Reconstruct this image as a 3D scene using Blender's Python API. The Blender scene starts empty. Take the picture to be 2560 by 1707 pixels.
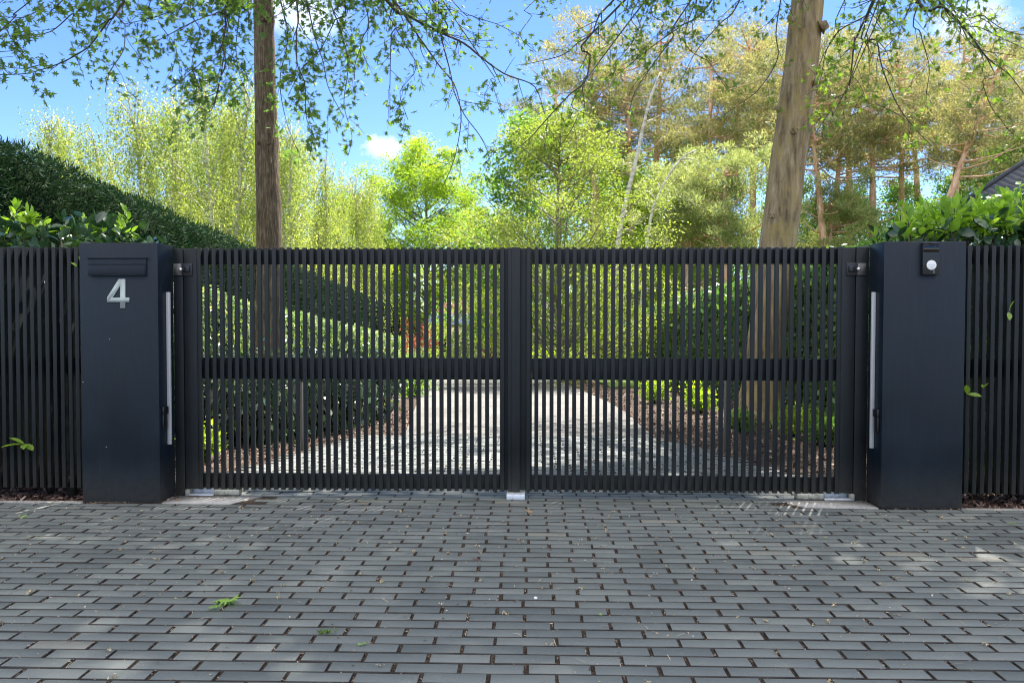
import bpy, math, random
import numpy as np
from mathutils import Vector
random.seed(7); rng = np.random.default_rng(7)
S = bpy.context.scene
C = S.collection
PI = math.pi
# ------------------------------------------------------------------ camera
F, YAW, PITCH, ROLL, D0, EYE = 1924.0, .0274, .0269, .001, 5.80, 1.4
_r = np.array([math.cos(YAW), math.sin(YAW), 0.])
_f = np.array([-math.sin(YAW)*math.cos(PITCH), math.cos(YAW)*math.cos(PITCH), -math.sin(PITCH)])
_u = np.cross(_r, _f)
_r, _u = _r*math.cos(ROLL)+_u*math.sin(ROLL), -_r*math.sin(ROLL)+_u*math.cos(ROLL)
CAM = np.array([0., -D0, EYE])
cam = bpy.data.cameras.new('camera'); camo = bpy.data.objects.new('camera', cam); C.objects.link(camo)
cam.sensor_width = 36; cam.lens = 36*F/2560; cam.clip_end = 3000; cam.clip_start = .05
from mathutils import Matrix
M = Matrix(((_r[0], _u[0], -_f[0], CAM[0]), (_r[1], _u[1], -_f[1], CAM[1]), (_r[2], _u[2], -_f[2], CAM[2]), (0, 0, 0, 1)))
camo.matrix_world = M
S.camera = camo
# ------------------------------------------------------------------ light
SUN_AZ, SUN_EL = math.radians(25), math.radians(57)     # azimuth from +Y towards +X
sdir = Vector((math.sin(SUN_AZ)*math.cos(SUN_EL), math.cos(SUN_AZ)*math.cos(SUN_EL), math.sin(SUN_EL)))
sl = bpy.data.lights.new('sun', 'SUN'); sl.energy = 5.0; sl.angle = math.radians(.55); sl.color = (1, .93, .82)
so = bpy.data.objects.new('sun', sl); C.objects.link(so)
so.rotation_euler = sdir.to_track_quat('Z', 'Y').to_euler()
w = bpy.data.worlds.new('World'); S.world = w; w.use_nodes = True
nt = w.node_tree; nt.nodes.clear()
def N(t, **k):
    n = nt.nodes.new(t)
    for a, b in k.items(): setattr(n, a, b)
    return n
out = N('ShaderNodeOutputWorld'); bg = N('ShaderNodeBackground'); sky = N('ShaderNodeTexSky')
sky.sky_type = 'NISHITA'; sky.sun_disc = False; sky.sun_elevation = SUN_EL; sky.sun_rotation = SUN_AZ
sky.air_density = .8; sky.dust_density = .1; sky.ozone_density = 3.0
hs = N('ShaderNodeHueSaturation'); hs.inputs['Saturation'].default_value = 1.2; hs.inputs['Hue'].default_value = .513
nt.links.new(sky.outputs[0], hs.inputs['Color'])
tc = N('ShaderNodeTexCoord')
def cloud(prev, px, py, rad, amp, seed):
    d = _f*1. + _r*(px-1280)/F - _u*(py-853.5)/F; d = d/np.linalg.norm(d)
    sub = N('ShaderNodeVectorMath', operation='SUBTRACT'); sub.inputs[1].default_value = d
    nt.links.new(tc.outputs['Generated'], sub.inputs[0])
    sc = N('ShaderNodeVectorMath', operation='MULTIPLY'); sc.inputs[1].default_value = (1, 1, 1.9)
    nt.links.new(sub.outputs[0], sc.inputs[0])
    ln = N('ShaderNodeVectorMath', operation='LENGTH'); nt.links.new(sc.outputs[0], ln.inputs[0])
    no = N('ShaderNodeTexNoise'); no.inputs['Scale'].default_value = 1.6/rad; no.inputs['Detail'].default_value = 6; no.inputs['Roughness'].default_value = .6
    nt.links.new(tc.outputs['Generated'], no.inputs['Vector'])
    a = N('ShaderNodeMath', operation='MULTIPLY_ADD'); a.inputs[1].default_value = rad*1.5; a.inputs[2].default_value = -rad*.75
    nt.links.new(no.outputs[0], a.inputs[0])
    b = N('ShaderNodeMath', operation='ADD'); nt.links.new(ln.outputs['Value'], b.inputs[0]); nt.links.new(a.outputs[0], b.inputs[1])
    mr = N('ShaderNodeMapRange'); mr.inputs['From Min'].default_value = rad; mr.inputs['From Max'].default_value = rad*.3
    mr.inputs['To Min'].default_value = 0; mr.inputs['To Max'].default_value = amp
    nt.links.new(b.outputs[0], mr.inputs['Value'])
    mx = N('ShaderNodeMix', data_type='RGBA'); mx.inputs[7].default_value = (7.2, 7.3, 7.6, 1)
    nt.links.new(mr.outputs[0], mx.inputs[0]); nt.links.new(prev, mx.inputs[6])
    return mx.outputs[2]
c = hs.outputs[0]
for a in ((965, 372, .030, .8, 0), (750, 25, .062, .55, 1), (2420, 60, .05, .4, 2), (560, -40, .05, .5, 4), (2470, 130, .03, .4, 5)):
    c = cloud(c, *a)
# broken bright cloud added out of view, high and behind, to fill the shade
sp_ = N('ShaderNodeSeparateXYZ'); nt.links.new(tc.outputs['Generated'], sp_.inputs[0])
m1_ = N('ShaderNodeMapRange'); m1_.inputs['From Min'].default_value = .45; m1_.inputs['From Max'].default_value = .0; nt.links.new(sp_.outputs['Y'], m1_.inputs['Value'])
m2_ = N('ShaderNodeMapRange'); m2_.inputs['From Min'].default_value = .25; m2_.inputs['From Max'].default_value = .5; nt.links.new(sp_.outputs['Z'], m2_.inputs['Value'])
n_ = N('ShaderNodeTexNoise'); n_.inputs['Scale'].default_value = 3.2; n_.inputs['Detail'].default_value = 7; nt.links.new(tc.outputs['Generated'], n_.inputs['Vector'])
m3_ = N('ShaderNodeMapRange'); m3_.inputs['From Min'].default_value = .36; m3_.inputs['From Max'].default_value = .52; nt.links.new(n_.outputs[0], m3_.inputs['Value'])
a_ = N('ShaderNodeMath', operation='MULTIPLY'); nt.links.new(m1_.outputs[0], a_.inputs[0]); nt.links.new(m2_.outputs[0], a_.inputs[1])
b_ = N('ShaderNodeMath', operation='MULTIPLY'); nt.links.new(a_.outputs[0], b_.inputs[0]); nt.links.new(m3_.outputs[0], b_.inputs[1])
mx_ = N('ShaderNodeMix', data_type='RGBA'); mx_.inputs[7].default_value = (9.6, 9.3, 8.9, 1)
nt.links.new(b_.outputs[0], mx_.inputs[0]); nt.links.new(c, mx_.inputs[6]); c = mx_.outputs[2]
nt.links.new(c, bg.inputs[0]); bg.inputs[1].default_value = .08
nt.links.new(bg.outputs[0], out.inputs[0])
S.view_settings.view_transform = 'Standard'; S.view_settings.look = 'None'; S.view_settings.gamma = 1
S.view_settings.exposure = 1.88
cy = S.cycles
cy.filter_width = 1.1; cy.max_bounces = 6; cy.diffuse_bounces = 3; cy.glossy_bounces = 3; cy.transmission_bounces = 4; cy.transparent_max_bounces = 8
# ------------------------------------------------------------------ pixel <-> world helpers
def ray(px, py):
    return _f + _r*(px-1280)/F - _u*(py-853.5)/F
def WY(px, py, Y):                       # point on plane y=Y
    d = ray(px, py); t = (Y-CAM[1])/d[1]; return CAM+d*t
def WD(px, py, dep):                     # point at camera depth
    return CAM+ray(px, py)*dep
def smooth(x, a, b):
    t = np.clip((x-a)/(b-a), 0, 1); return t*t*(3-2*t)
def gz(Y):
    Y = np.asarray(Y, float)
    return -.036*np.clip(Y-1., 0, 44)
def WG(px, py):                          # point on the ground
    d = ray(px, py); t = 1.
    for _ in range(60):
        p = CAM+d*t; g = float(gz(p[1])); t = (g-CAM[2])/d[2]
    return CAM+d*t
def CW(xc, dep, h=0):                    # camera-right metres, depth -> world xy, h above ground
    p = CAM[:2]+_r[:2]*xc+_f[:2]*dep
    return np.array([p[0], p[1], float(gz(p[1]))+h])
def project(P):
    d = P-CAM; z = d@_f; z = np.where(np.abs(z) < 1e-6, 1e-6, z)
    return 1280+F*(d@_r)/z, 853.5-F*(d@_u)/z, z
# ------------------------------------------------------------------ materials
def mat(name):
    m = bpy.data.materials.new(name); m.use_nodes = True; t = m.node_tree
    b = t.nodes['Principled BSDF']; return m, t, b
def node(t, k, **kw):
    n = t.nodes.new(k)
    for a, b in kw.items():
        if a in n.inputs: n.inputs[a].default_value = b
        else: setattr(n, a, b)
    return n
def ramp(t, src, stops):
    r = t.nodes.new('ShaderNodeValToRGB'); e = r.color_ramp.elements
    while len(e) < len(stops): e.new(.5)
    for i, (p, c_) in enumerate(stops):
        e[i].position = p; e[i].color = (*c_, 1)
    t.links.new(src, r.inputs[0]); return r.outputs[0]
def coords(t, scale=(1, 1, 1)):
    tcx = t.nodes.new('ShaderNodeTexCoord'); mp = t.nodes.new('ShaderNodeMapping'); mp.inputs['Scale'].default_value = scale
    t.links.new(tcx.outputs['Object'], mp.inputs[0]); return mp.outputs[0]
def noise(t, vec, scale, detail=5, rough=.55):
    n = node(t, 'ShaderNodeTexNoise', Scale=scale, Detail=detail, Roughness=rough); t.links.new(vec, n.inputs['Vector']); return n.outputs[0]
def bump(t, b, h, strength=.3, dist=.01):
    bp = node(t, 'ShaderNodeBump', Strength=strength, Distance=dist); t.links.new(h, bp.inputs['Height']); t.links.new(bp.outputs[0], b.inputs['Normal'])
def simple(name, col, rough=.5, metal=0, spec=.5, var=.15, nscale=6, bumps=0, bscale=40, scale=(1, 1, 1)):
    m, t, b = mat(name); v = coords(t, scale)
    a = tuple(c_*(1-var) for c_ in col); z = tuple(min(1, c_*(1+var)) for c_ in col)
    t.links.new(ramp(t, noise(t, v, nscale), [(.3, a), (.7, z)]), b.inputs['Base Color'])
    b.inputs['Roughness'].default_value = rough; b.inputs['Metallic'].default_value = metal; b.inputs['Specular IOR Level'].default_value = spec
    if bumps: bump(t, b, noise(t, v, bscale), bumps, .004)
    return m
def leafmat(name, stops, trans=.45, rough=.45, spec=.4, tint=None):
    m, t, b = mat(name)
    at = t.nodes.new('ShaderNodeAttribute'); at.attribute_name = 'rnd'
    col = ramp(t, at.outputs['Fac'], stops)
    t.links.new(col, b.inputs['Base Color']); b.inputs['Roughness'].default_value = rough; b.inputs['Specular IOR Level'].default_value = spec
    tr = t.nodes.new('ShaderNodeBsdfTranslucent')
    tn = node(t, 'ShaderNodeMix', data_type='RGBA', blend_type='MULTIPLY'); tn.inputs[0].default_value = 1
    t.links.new(col, tn.inputs[6]); tn.inputs[7].default_value = (*(tint or (1.7, 1.8, .75)), 1)
    t.links.new(tn.outputs[2], tr.inputs[0])
    mx = t.nodes.new('ShaderNodeMixShader'); mx.inputs[0].default_value = trans
    t.links.new(b.outputs[0], mx.inputs[1]); t.links.new(tr.outputs[0], mx.inputs[2])
    t.links.new(mx.outputs[0], t.nodes['Material Output'].inputs[0])
    return m
def painted(name, col, rough=.42, dirt=True):
    """dark powder coat with faint brushing, dust specks, splash dirt at the foot and rain streaks"""
    m, t, b = mat(name); v = coords(t)
    n1 = noise(t, v, 3.0, 4); n2 = noise(t, v, 160, 2)
    vs = coords(t, (30, 30, .8)); n3 = noise(t, vs, 3, 3)
    base = ramp(t, n1, [(.3, tuple(c_*.82 for c_ in col)), (.7, tuple(c_*1.2 for c_ in col))])
    specks = ramp(t, n2, [(.73, (0, 0, 0)), (.80, (1, 1, 1))])
    mx = node(t, 'ShaderNodeMix', data_type='RGBA'); mx.inputs[7].default_value = (.10, .10, .10, 1)
    ms = node(t, 'ShaderNodeMath', operation='MULTIPLY'); t.links.new(specks, ms.inputs[0]); ms.inputs[1].default_value = .35
    t.links.new(ms.outputs[0], mx.inputs[0]); t.links.new(base, mx.inputs[6])
    st = ramp(t, n3, [(.5, (0, 0, 0)), (.85, (1, 1, 1))])
    mst = node(t, 'ShaderNodeMath', operation='MULTIPLY'); t.links.new(st, mst.inputs[0]); mst.inputs[1].default_value = .16
    mx2 = node(t, 'ShaderNodeMix', data_type='RGBA'); mx2.inputs[7].default_value = (.055, .06, .065, 1)
    t.links.new(mst.outputs[0], mx2.inputs[0]); t.links.new(mx.outputs[2], mx2.inputs[6])
    last = mx2.outputs[2]
    if dirt:
        g = t.nodes.new('ShaderNodeNewGeometry'); sp = t.nodes.new('ShaderNodeSeparateXYZ'); t.links.new(g.outputs['Position'], sp.inputs[0])
        mr = node(t, 'ShaderNodeMapRange'); mr.inputs['From Min'].default_value = .34; mr.inputs['From Max'].default_value = .0
        t.links.new(sp.outputs['Z'], mr.inputs['Value'])
        mm = node(t, 'ShaderNodeMath', operation='MULTIPLY'); t.links.new(mr.outputs[0], mm.inputs[0]); t.links.new(noise(t, v, 22, 6, .7), mm.inputs[1])
        m3 = node(t, 'ShaderNodeMix', data_type='RGBA'); m3.inputs[7].default_value = (.06, .055, .045, 1)
        t.links.new(mm.outputs[0], m3.inputs[0]); t.links.new(last, m3.inputs[6]); last = m3.outputs[2]
    t.links.new(last, b.inputs['Base Color'])
    t.links.new(ramp(t, n1, [(.3, (rough-.07,)*3), (.7, (rough+.12,)*3)]), b.inputs['Roughness'])
    b.inputs['Specular IOR Level'].default_value = .32
    bump(t, b, n2, .06, .002)
    return m
PAINT = painted('dark_coated_panel', (.0050, .0105, .0185), .44)
SLAT = painted('dark_coated_slat', (.0075, .0105, .0125), .48)
BLACK = simple('black_plastic', (.008, .009, .011), .35)
GLASSY = simple('black_glass', (.003, .004, .005), .08)
ALU = simple('brushed_aluminium', (.50, .50, .51), .5, .15, var=.06, scale=(40, 40, 1))
NUM = simple('satin_number_metal', (.42, .47, .44), .6, .0, var=.03)
GALV = simple('galvanised_steel', (.62, .64, .67), .4, .35, var=.2, nscale=30, bumps=.2, bscale=80)
GALVD = simple('weathered_steel', (.34, .33, .27), .45, .3, var=.35, nscale=25, bumps=.2)
WHITEB = simple('white_push_button', (.75, .76, .75), .4, var=.03)
CONC = simple('pale_concrete', (.33, .32, .30), .85, var=.2, nscale=14, bumps=.3, bscale=90)
# pavers: per-paver shade in attribute rnd
def paver_mat():
    m, t, b = mat('dark_clay_pavers'); v = coords(t)
    at = t.nodes.new('ShaderNodeAttribute'); at.attribute_name = 'rnd'
    c0 = ramp(t, at.outputs['Fac'], [(0, (.100, .116, .117)), (.5, (.142, .160, .159)), (.93, (.178, .195, .189)), (1, (.20, .202, .18))])
    n1 = noise(t, v, 1.1, 5); n2 = noise(t, v, 230, 3, .7)
    c1 = ramp(t, n1, [(.3, (.80, .81, .82)), (.7, (1.16, 1.14, 1.08))])
    m1 = node(t, 'ShaderNodeMix', data_type='RGBA', blend_type='MULTIPLY'); m1.inputs[0].default_value = 1
    t.links.new(c0, m1.inputs[6]); t.links.new(c1, m1.inputs[7])
    c2 = ramp(t, n2, [(.32, (.74, .74, .74)), (.55, (1, 1, 1)), (.76, (1.22, 1.21, 1.18))])
    m2 = node(t, 'ShaderNodeMix', data_type='RGBA', blend_type='MULTIPLY'); m2.inputs[0].default_value = 1
    t.links.new(m1.outputs[2], m2.inputs[6]); t.links.new(c2, m2.inputs[7])
    c3 = ramp(t, noise(t, v, 9, 5, .65), [(.60, (0, 0, 0)), (.78, (1, 1, 1))])
    mm = node(t, 'ShaderNodeMath', operation='MULTIPLY'); t.links.new(c3, mm.inputs[0]); mm.inputs[1].default_value = .3
    m3 = node(t, 'ShaderNodeMix', data_type='RGBA'); m3.inputs[7].default_value = (.23, .235, .22, 1)
    t.links.new(mm.outputs[0], m3.inputs[0]); t.links.new(m2.outputs[2], m3.inputs[6])
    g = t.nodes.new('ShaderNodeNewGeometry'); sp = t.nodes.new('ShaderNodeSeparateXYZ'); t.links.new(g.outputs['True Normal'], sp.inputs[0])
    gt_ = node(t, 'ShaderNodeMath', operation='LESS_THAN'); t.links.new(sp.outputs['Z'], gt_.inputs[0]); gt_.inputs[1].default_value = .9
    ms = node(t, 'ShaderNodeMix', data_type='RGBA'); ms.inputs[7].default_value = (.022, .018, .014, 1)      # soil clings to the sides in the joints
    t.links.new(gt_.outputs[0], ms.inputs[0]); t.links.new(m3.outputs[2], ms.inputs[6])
    t.links.new(ms.outputs[2], b.inputs['Base Color'])
    b.inputs['Roughness'].default_value = .62; b.inputs['Specular IOR Level'].default_value = .5
    bump(t, b, n2, .35, .003)
    return m
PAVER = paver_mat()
def ground_mat(name, c1, c2, c3, s1=3, s2=40, bs=.6, bd=.02, rough=.9):
    m, t, b = mat(name); v = coords(t)
    a = ramp(t, noise(t, v, s2, 6, .7), [(.3, c1), (.52, c2), (.72, c3)])
    k = ramp(t, noise(t, v, s1, 3), [(.3, (.8, .8, .8)), (.7, (1.15, 1.15, 1.15))])
    m1 = node(t, 'ShaderNodeMix', data_type='RGBA', blend_type='MULTIPLY'); m1.inputs[0].default_value = 1
    t.links.new(a, m1.inputs[6]); t.links.new(k, m1.inputs[7]); t.links.new(m1.outputs[2], b.inputs['Base Color'])
    b.inputs['Roughness'].default_value = rough; b.inputs['Specular IOR Level'].default_value = .2
    bump(t, b, noise(t, v, s2*1.5, 5, .7), bs, bd); return m
JOINT = ground_mat('joint_soil', (.012, .009, .007), (.045, .032, .024), (.20, .15, .11), 4, 170, .8, .004)
SOIL = ground_mat('bed_soil', (.02, .014, .01), (.06, .042, .03), (.13, .09, .065), 2, 35)
GRASSG = ground_mat('lawn_ground', (.05, .09, .015), (.09, .15, .025), (.13, .20, .04), .6, 30, .8, .03)
GRAVEL = ground_mat('grey_gravel', (.08, .08, .08), (.18, .175, .17), (.34, .33, .31), .8, 38, 1, .02)
CHIP = leafmat('bark_chips', [(0, (.03, .018, .012)), (.4, (.10, .055, .04)), (.75, (.19, .11, .085)), (1, (.34, .25, .20))], trans=0, rough=.8)
def barkmat(name, c1, c2, c3, sc=(14, 14, 2.2), bs=.8, patch=None, nscale=1.5):
    m, t, b = mat(name); v = coords(t, sc)
    n = noise(t, v, nscale, 7, .65); a = ramp(t, n, [(.28, c1), (.5, c2), (.72, c3)])
    last = a
    if patch:
        pv = coords(t, (1, 1, .45)); pn = ramp(t, noise(t, pv, 5, 4), [(.48, (0, 0, 0)), (.60, (1, 1, 1))])
        mx = node(t, 'ShaderNodeMix', data_type='RGBA'); mx.inputs[7].default_value = (*patch, 1)
        mm = node(t, 'ShaderNodeMath', operation='MULTIPLY'); t.links.new(pn, mm.inputs[0]); mm.inputs[1].default_value = .6
        t.links.new(mm.outputs[0], mx.inputs[0]); t.links.new(a, mx.inputs[6]); last = mx.outputs[2]
    if patch:
        hv = coords(t, (.9, .9, 15)); hn = ramp(t, noise(t, hv, 2.2, 3), [(.60, (0, 0, 0)), (.68, (1, 1, 1))])
        m4 = node(t, 'ShaderNodeMix', data_type='RGBA'); m4.inputs[7].default_value = (.07, .055, .035, 1)
        m5 = node(t, 'ShaderNodeMath', operation='MULTIPLY'); t.links.new(hn, m5.inputs[0]); m5.inputs[1].default_value = .16
        t.links.new(m5.outputs[0], m4.inputs[0]); t.links.new(last, m4.inputs[6]); last = m4.outputs[2]
    t.links.new(last, b.inputs['Base Color']); b.inputs['Roughness'].default_value = .85; b.inputs['Specular IOR Level'].default_value = .25
    bump(t, b, n, bs, .02); return m
BARK_L = barkmat('rough_oak_bark', (.035, .026, .017), (.13, .095, .060), (.30, .225, .14), (17, 17, 2.2), 1.0, nscale=2.4)
BARK_R = barkmat('smooth_oak_bark', (.07, .052, .032), (.27, .20, .115), (.50, .39, .25), (6, 6, .9), .8, (.36, .27, .10), nscale=2.0)
BRANCH = simple('dark_branch_bark', (.030, .024, .018), .8, var=.3, nscale=20)
BARK_P = barkmat('pine_bark', (.30, .17, .11), (.64, .39, .26), (.82, .61, .46), (5, 5, 1.4), .8)
BARK_B = barkmat('birch_bark', (.10, .09, .07), (.50, .47, .40), (.66, .62, .54), (2, 2, 6), .3)
BARK_D = barkmat('grey_young_bark', (.10, .09, .07), (.19, .17, .13), (.28, .26, .21), (9, 9, 2), .5)
OAKLEAF = leafmat('oak_leaves', [(0, (.08, .14, .05)), (.5, (.115, .20, .06)), (1, (.18, .27, .075))], .55, .5, .25)
OAKYOUNG = leafmat('young_oak_leaves', [(0, (.09, .15, .035)), (.5, (.13, .21, .04)), (1, (.20, .27, .06))], .55, .5, .25)
LAUREL = leafmat('laurel_old_leaves', [(0, (.016, .045, .022)), (.5, (.028, .075, .034)), (1, (.05, .11, .04))], .12, .26, .6)
LAURELY = leafmat('laurel_young_leaves', [(0, (.14, .26, .035)), (.5, (.22, .37, .05)), (1, (.33, .48, .09))], .5, .32, .5, (1.4, 1.5, .6))
YEW = leafmat('yew_needles', [(0, (.010, .030, .018)), (.6, (.020, .055, .028)), (.93, (.035, .08, .035)), (1, (.07, .12, .045))], .08, .7, .12)
IVY = leafmat('hedge_leaves', [(0, (.035, .09, .03)), (.5, (.07, .16, .045)), (1, (.18, .28, .065))], .32, .32, .5)
LOWH = leafmat('low_hedge_leaves', [(0, (.09, .16, .08)), (.5, (.17, .28, .13)), (.8, (.32, .40, .20)), (1, (.50, .52, .28))], .3, .3, .6)
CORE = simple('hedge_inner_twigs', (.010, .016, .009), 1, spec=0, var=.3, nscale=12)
BIRCHL = leafmat('birch_leaves', [(0, (.07, .11, .04)), (.4, (.20, .25, .09)), (.8, (.34, .37, .14)), (1, (.46, .42, .20))], .5, .5)
LIMEL = leafmat('bright_maple_leaves', [(0, (.12, .20, .025)), (.5, (.23, .33, .04)), (1, (.36, .44, .07))], .55, .5, tint=(1.5, 1.6, .6))
THINL = leafmat('young_hornbeam_leaves', [(0, (.13, .17, .035)), (.5, (.20, .25, .055)), (1, (.31, .34, .10))], .5, .5, tint=(1.5, 1.6, .7))
PINEL = leafmat('pine_needles', [(0, (.05, .07, .035)), (.4, (.16, .18, .075)), (.75, (.33, .31, .14)), (1, (.52, .43, .23))], .42, .6, tint=(1.4, 1.4, .9))
PINEG = leafmat('young_pine_needles', [(0, (.16, .20, .08)), (.5, (.27, .32, .13)), (1, (.42, .46, .20))], .42, .6, tint=(1.4, 1.4, .9))
FRESH = leafmat('fresh_green_leaves', [(0, (.07, .15, .035)), (.5, (.12, .23, .05)), (1, (.20, .31, .07))], .5, .5)
REDL = leafmat('red_maple_leaves', [(0, (.20, .05, .04)), (1, (.42, .14, .10))], .4, .5, tint=(1.5, 1.1, .9))
GRASSL = leafmat('grass_blades', [(0, (.07, .12, .02)), (1, (.16, .24, .04))], .4, .5)
# ------------------------------------------------------------------ mesh helpers
def tag(o, label=None, cat=None, group=None, kind=None):
    if label: o['label'] = label
    if cat: o['category'] = cat
    if group: o['group'] = group
    if kind: o['kind'] = kind
    return o
def empty(name, loc=(0, 0, 0)):
    o = bpy.data.objects.new(name, None); C.objects.link(o); o.location = [float(x) for x in loc]; o.empty_display_size = .2; return o
class MB:
    def __init__(s): s.v = []; s.f = []; s.a = []; s.n = 0; s.lt = []
    def add(s, V, Fc, a=0.5):                       # V (n,3); Fc array (m,k)
        V = np.asarray(V, float).reshape(-1, 3); Fc = np.asarray(Fc, int)
        s.v.append(V); s.f.append((Fc+s.n).ravel()); s.lt.append(np.full(len(Fc), Fc.shape[1])); s.n += len(V)
        s.a.append(np.full(len(V), a) if np.isscalar(a) else np.asarray(a, float))
    def box(s, lo, hi, a=.5):
        x0, y0, z0 = lo; x1, y1, z1 = hi
        V = [(x0, y0, z0), (x1, y0, z0), (x1, y1, z0), (x0, y1, z0), (x0, y0, z1), (x1, y0, z1), (x1, y1, z1), (x0, y1, z1)]
        s.add(V, [(0, 3, 2, 1), (4, 5, 6, 7), (0, 1, 5, 4), (1, 2, 6, 5), (2, 3, 7, 6), (3, 0, 4, 7)], a)
    def prism_y(s, pts, y0, y1):                    # pts (x,z) counter-clockwise seen from -Y
        n = len(pts); V = [(x, y0, z) for x, z in pts]+[(x, y1, z) for x, z in pts]
        s.add(V, [tuple(range(n))]); s.v[-1:], s.n = s.v[-1:], s.n
        b = s.n-2*n
        s.f.append(np.array([b+n+i for i in reversed(range(n))])); s.lt.append(np.array([n]))
        q = np.array([(b+i, b+n+i, b+n+(i+1) % n, b+(i+1) % n) for i in range(n)]); s.f.append(q.ravel()); s.lt.append(np.full(n, 4))
    def tube(s, P, R, sides=6, cap=True, a=.5, wob=None):
        P = np.asarray(P, float); n = len(P); R = np.broadcast_to(np.asarray(R, float), (n,))
        T = np.gradient(P, axis=0); T /= np.linalg.norm(T, axis=1)[:, None]+1e-9
        ref = np.array([0., 0, 1.]) if abs(T[0][2]) < .9 else np.array([1., 0, 0])
        U = np.cross(T, ref); U /= np.linalg.norm(U, axis=1)[:, None]+1e-9; Wv = np.cross(T, U)
        th = np.arange(sides)/sides*2*PI
        rr = R[:, None]*np.ones(sides)
        if wob is not None: rr = rr*wob(np.arange(n)[:, None]/max(1, n-1), th[None, :], P)
        V = P[:, None, :]+rr[..., None]*(np.cos(th)[None, :, None]*U[:, None, :]+np.sin(th)[None, :, None]*Wv[:, None, :])
        i = np.arange(n-1)[:, None]*sides; j = np.arange(sides)[None, :]; k = (j+1) % sides
        Fc = np.stack([i+j, i+k, i+sides+k, i+sides+j], -1).reshape(-1, 4)
        s.add(V.reshape(-1, 3), Fc, a)
        if cap:
            b = s.n-n*sides
            s.f.append(np.array([b+x for x in reversed(range(sides))])); s.lt.append(np.array([sides]))
            s.f.append(np.array([b+(n-1)*sides+x for x in range(sides)])); s.lt.append(np.array([sides]))
    def inst(s, TV, TF, pos, Rm, scl, rnd):         # template instanced over frames
        TV = np.asarray(TV, float); TF = np.asarray(TF, int); n = len(pos); k = len(TV)
        scl = np.asarray(scl, float)
        if scl.ndim == 1: scl = scl[:, None]*np.ones(3)
        L = TV[None]*scl[:, None, :]
        V = np.einsum('nij,nkj->nki', Rm, L)+np.asarray(pos)[:, None, :]
        Fc = (TF[None]+(np.arange(n)*k)[:, None, None]).reshape(-1, TF.shape[1])
        s.add(V.reshape(-1, 3), Fc, np.repeat(rnd, k))
    def build(s, name, m, parent=None, smooth_=False, origin=None):
        me = bpy.data.meshes.new(name)
        V = np.concatenate(s.v).astype(np.float32)
        if origin is not None: V = V-np.asarray(origin, np.float32)
        me.vertices.add(len(V)); me.vertices.foreach_set('co', V.ravel())
        L = np.concatenate(s.f).astype(np.int32); lt = np.concatenate(s.lt).astype(np.int32)
        me.loops.add(len(L)); me.loops.foreach_set('vertex_index', L)
        me.polygons.add(len(lt)); st = np.concatenate([[0], np.cumsum(lt)[:-1]]).astype(np.int32)
        me.polygons.foreach_set('loop_start', st)
        if smooth_: me.polygons.foreach_set('use_smooth', np.ones(len(lt), bool))
        at = me.attributes.new('rnd', 'FLOAT', 'POINT'); at.data.foreach_set('value', np.concatenate(s.a).astype(np.float32))
        me.update(calc_edges=True); me.validate()
        me.materials.append(m)
        o = bpy.data.objects.new(name, me); C.objects.link(o)
        if origin is not None: o.location = [float(x) for x in origin]
        if parent is not None:
            o.parent = parent
            pw = np.zeros(3); q_p = parent
            while q_p is not None: pw = pw+np.array(q_p.location); q_p = q_p.parent
            o.location = [float(x) for x in -pw]             # vertices were given in world space
        return o
def bev(o, wd=.004, seg=2):
    b = o.modifiers.new('bevel', 'BEVEL'); b.width = wd; b.segments = seg; b.limit_method = 'ANGLE'; return o
def rand_rot(n, up=None, tilt=1.0):
    """random frames; with up given, local z leans towards it (tilt = spread)"""
    z = rng.normal(size=(n, 3))
    if up is not None: z = z*tilt+np.asarray(up)
    z /= np.linalg.norm(z, axis=1)[:, None]
    x = rng.normal(size=(n, 3)); x -= (x*z).sum(1)[:, None]*z; x /= np.linalg.norm(x, axis=1)[:, None]
    y = np.cross(z, x); return np.stack([x, y, z], -1)
def frames(yd, up_j=.5):
    """local y along yd, z random-ish upward"""
    y = yd/np.linalg.norm(yd, axis=1)[:, None]
    z = rng.normal(size=y.shape)*up_j+np.array([0, 0, 1.]); z -= (z*y).sum(1)[:, None]*y; z /= np.linalg.norm(z, axis=1)[:, None]+1e-9
    x = np.cross(y, z); return np.stack([x, y, z], -1)
def resample(P, step):
    P = np.asarray(P, float)
    Q = [P[0]]
    Pe = np.vstack([2*P[0]-P[1], P, 2*P[-1]-P[-2]])
    for i in range(len(P)-1):
        a, b, c_, d = Pe[i:i+4]; n = max(1, int(np.linalg.norm(c_-b)/step))
        for k in range(1, n+1):
            u = k/n; Q.append(.5*((2*b)+(-a+c_)*u+(2*a-5*b+4*c_-d)*u*u+(-a+3*b-3*c_+d)*u**3))
    return np.array(Q)
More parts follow.
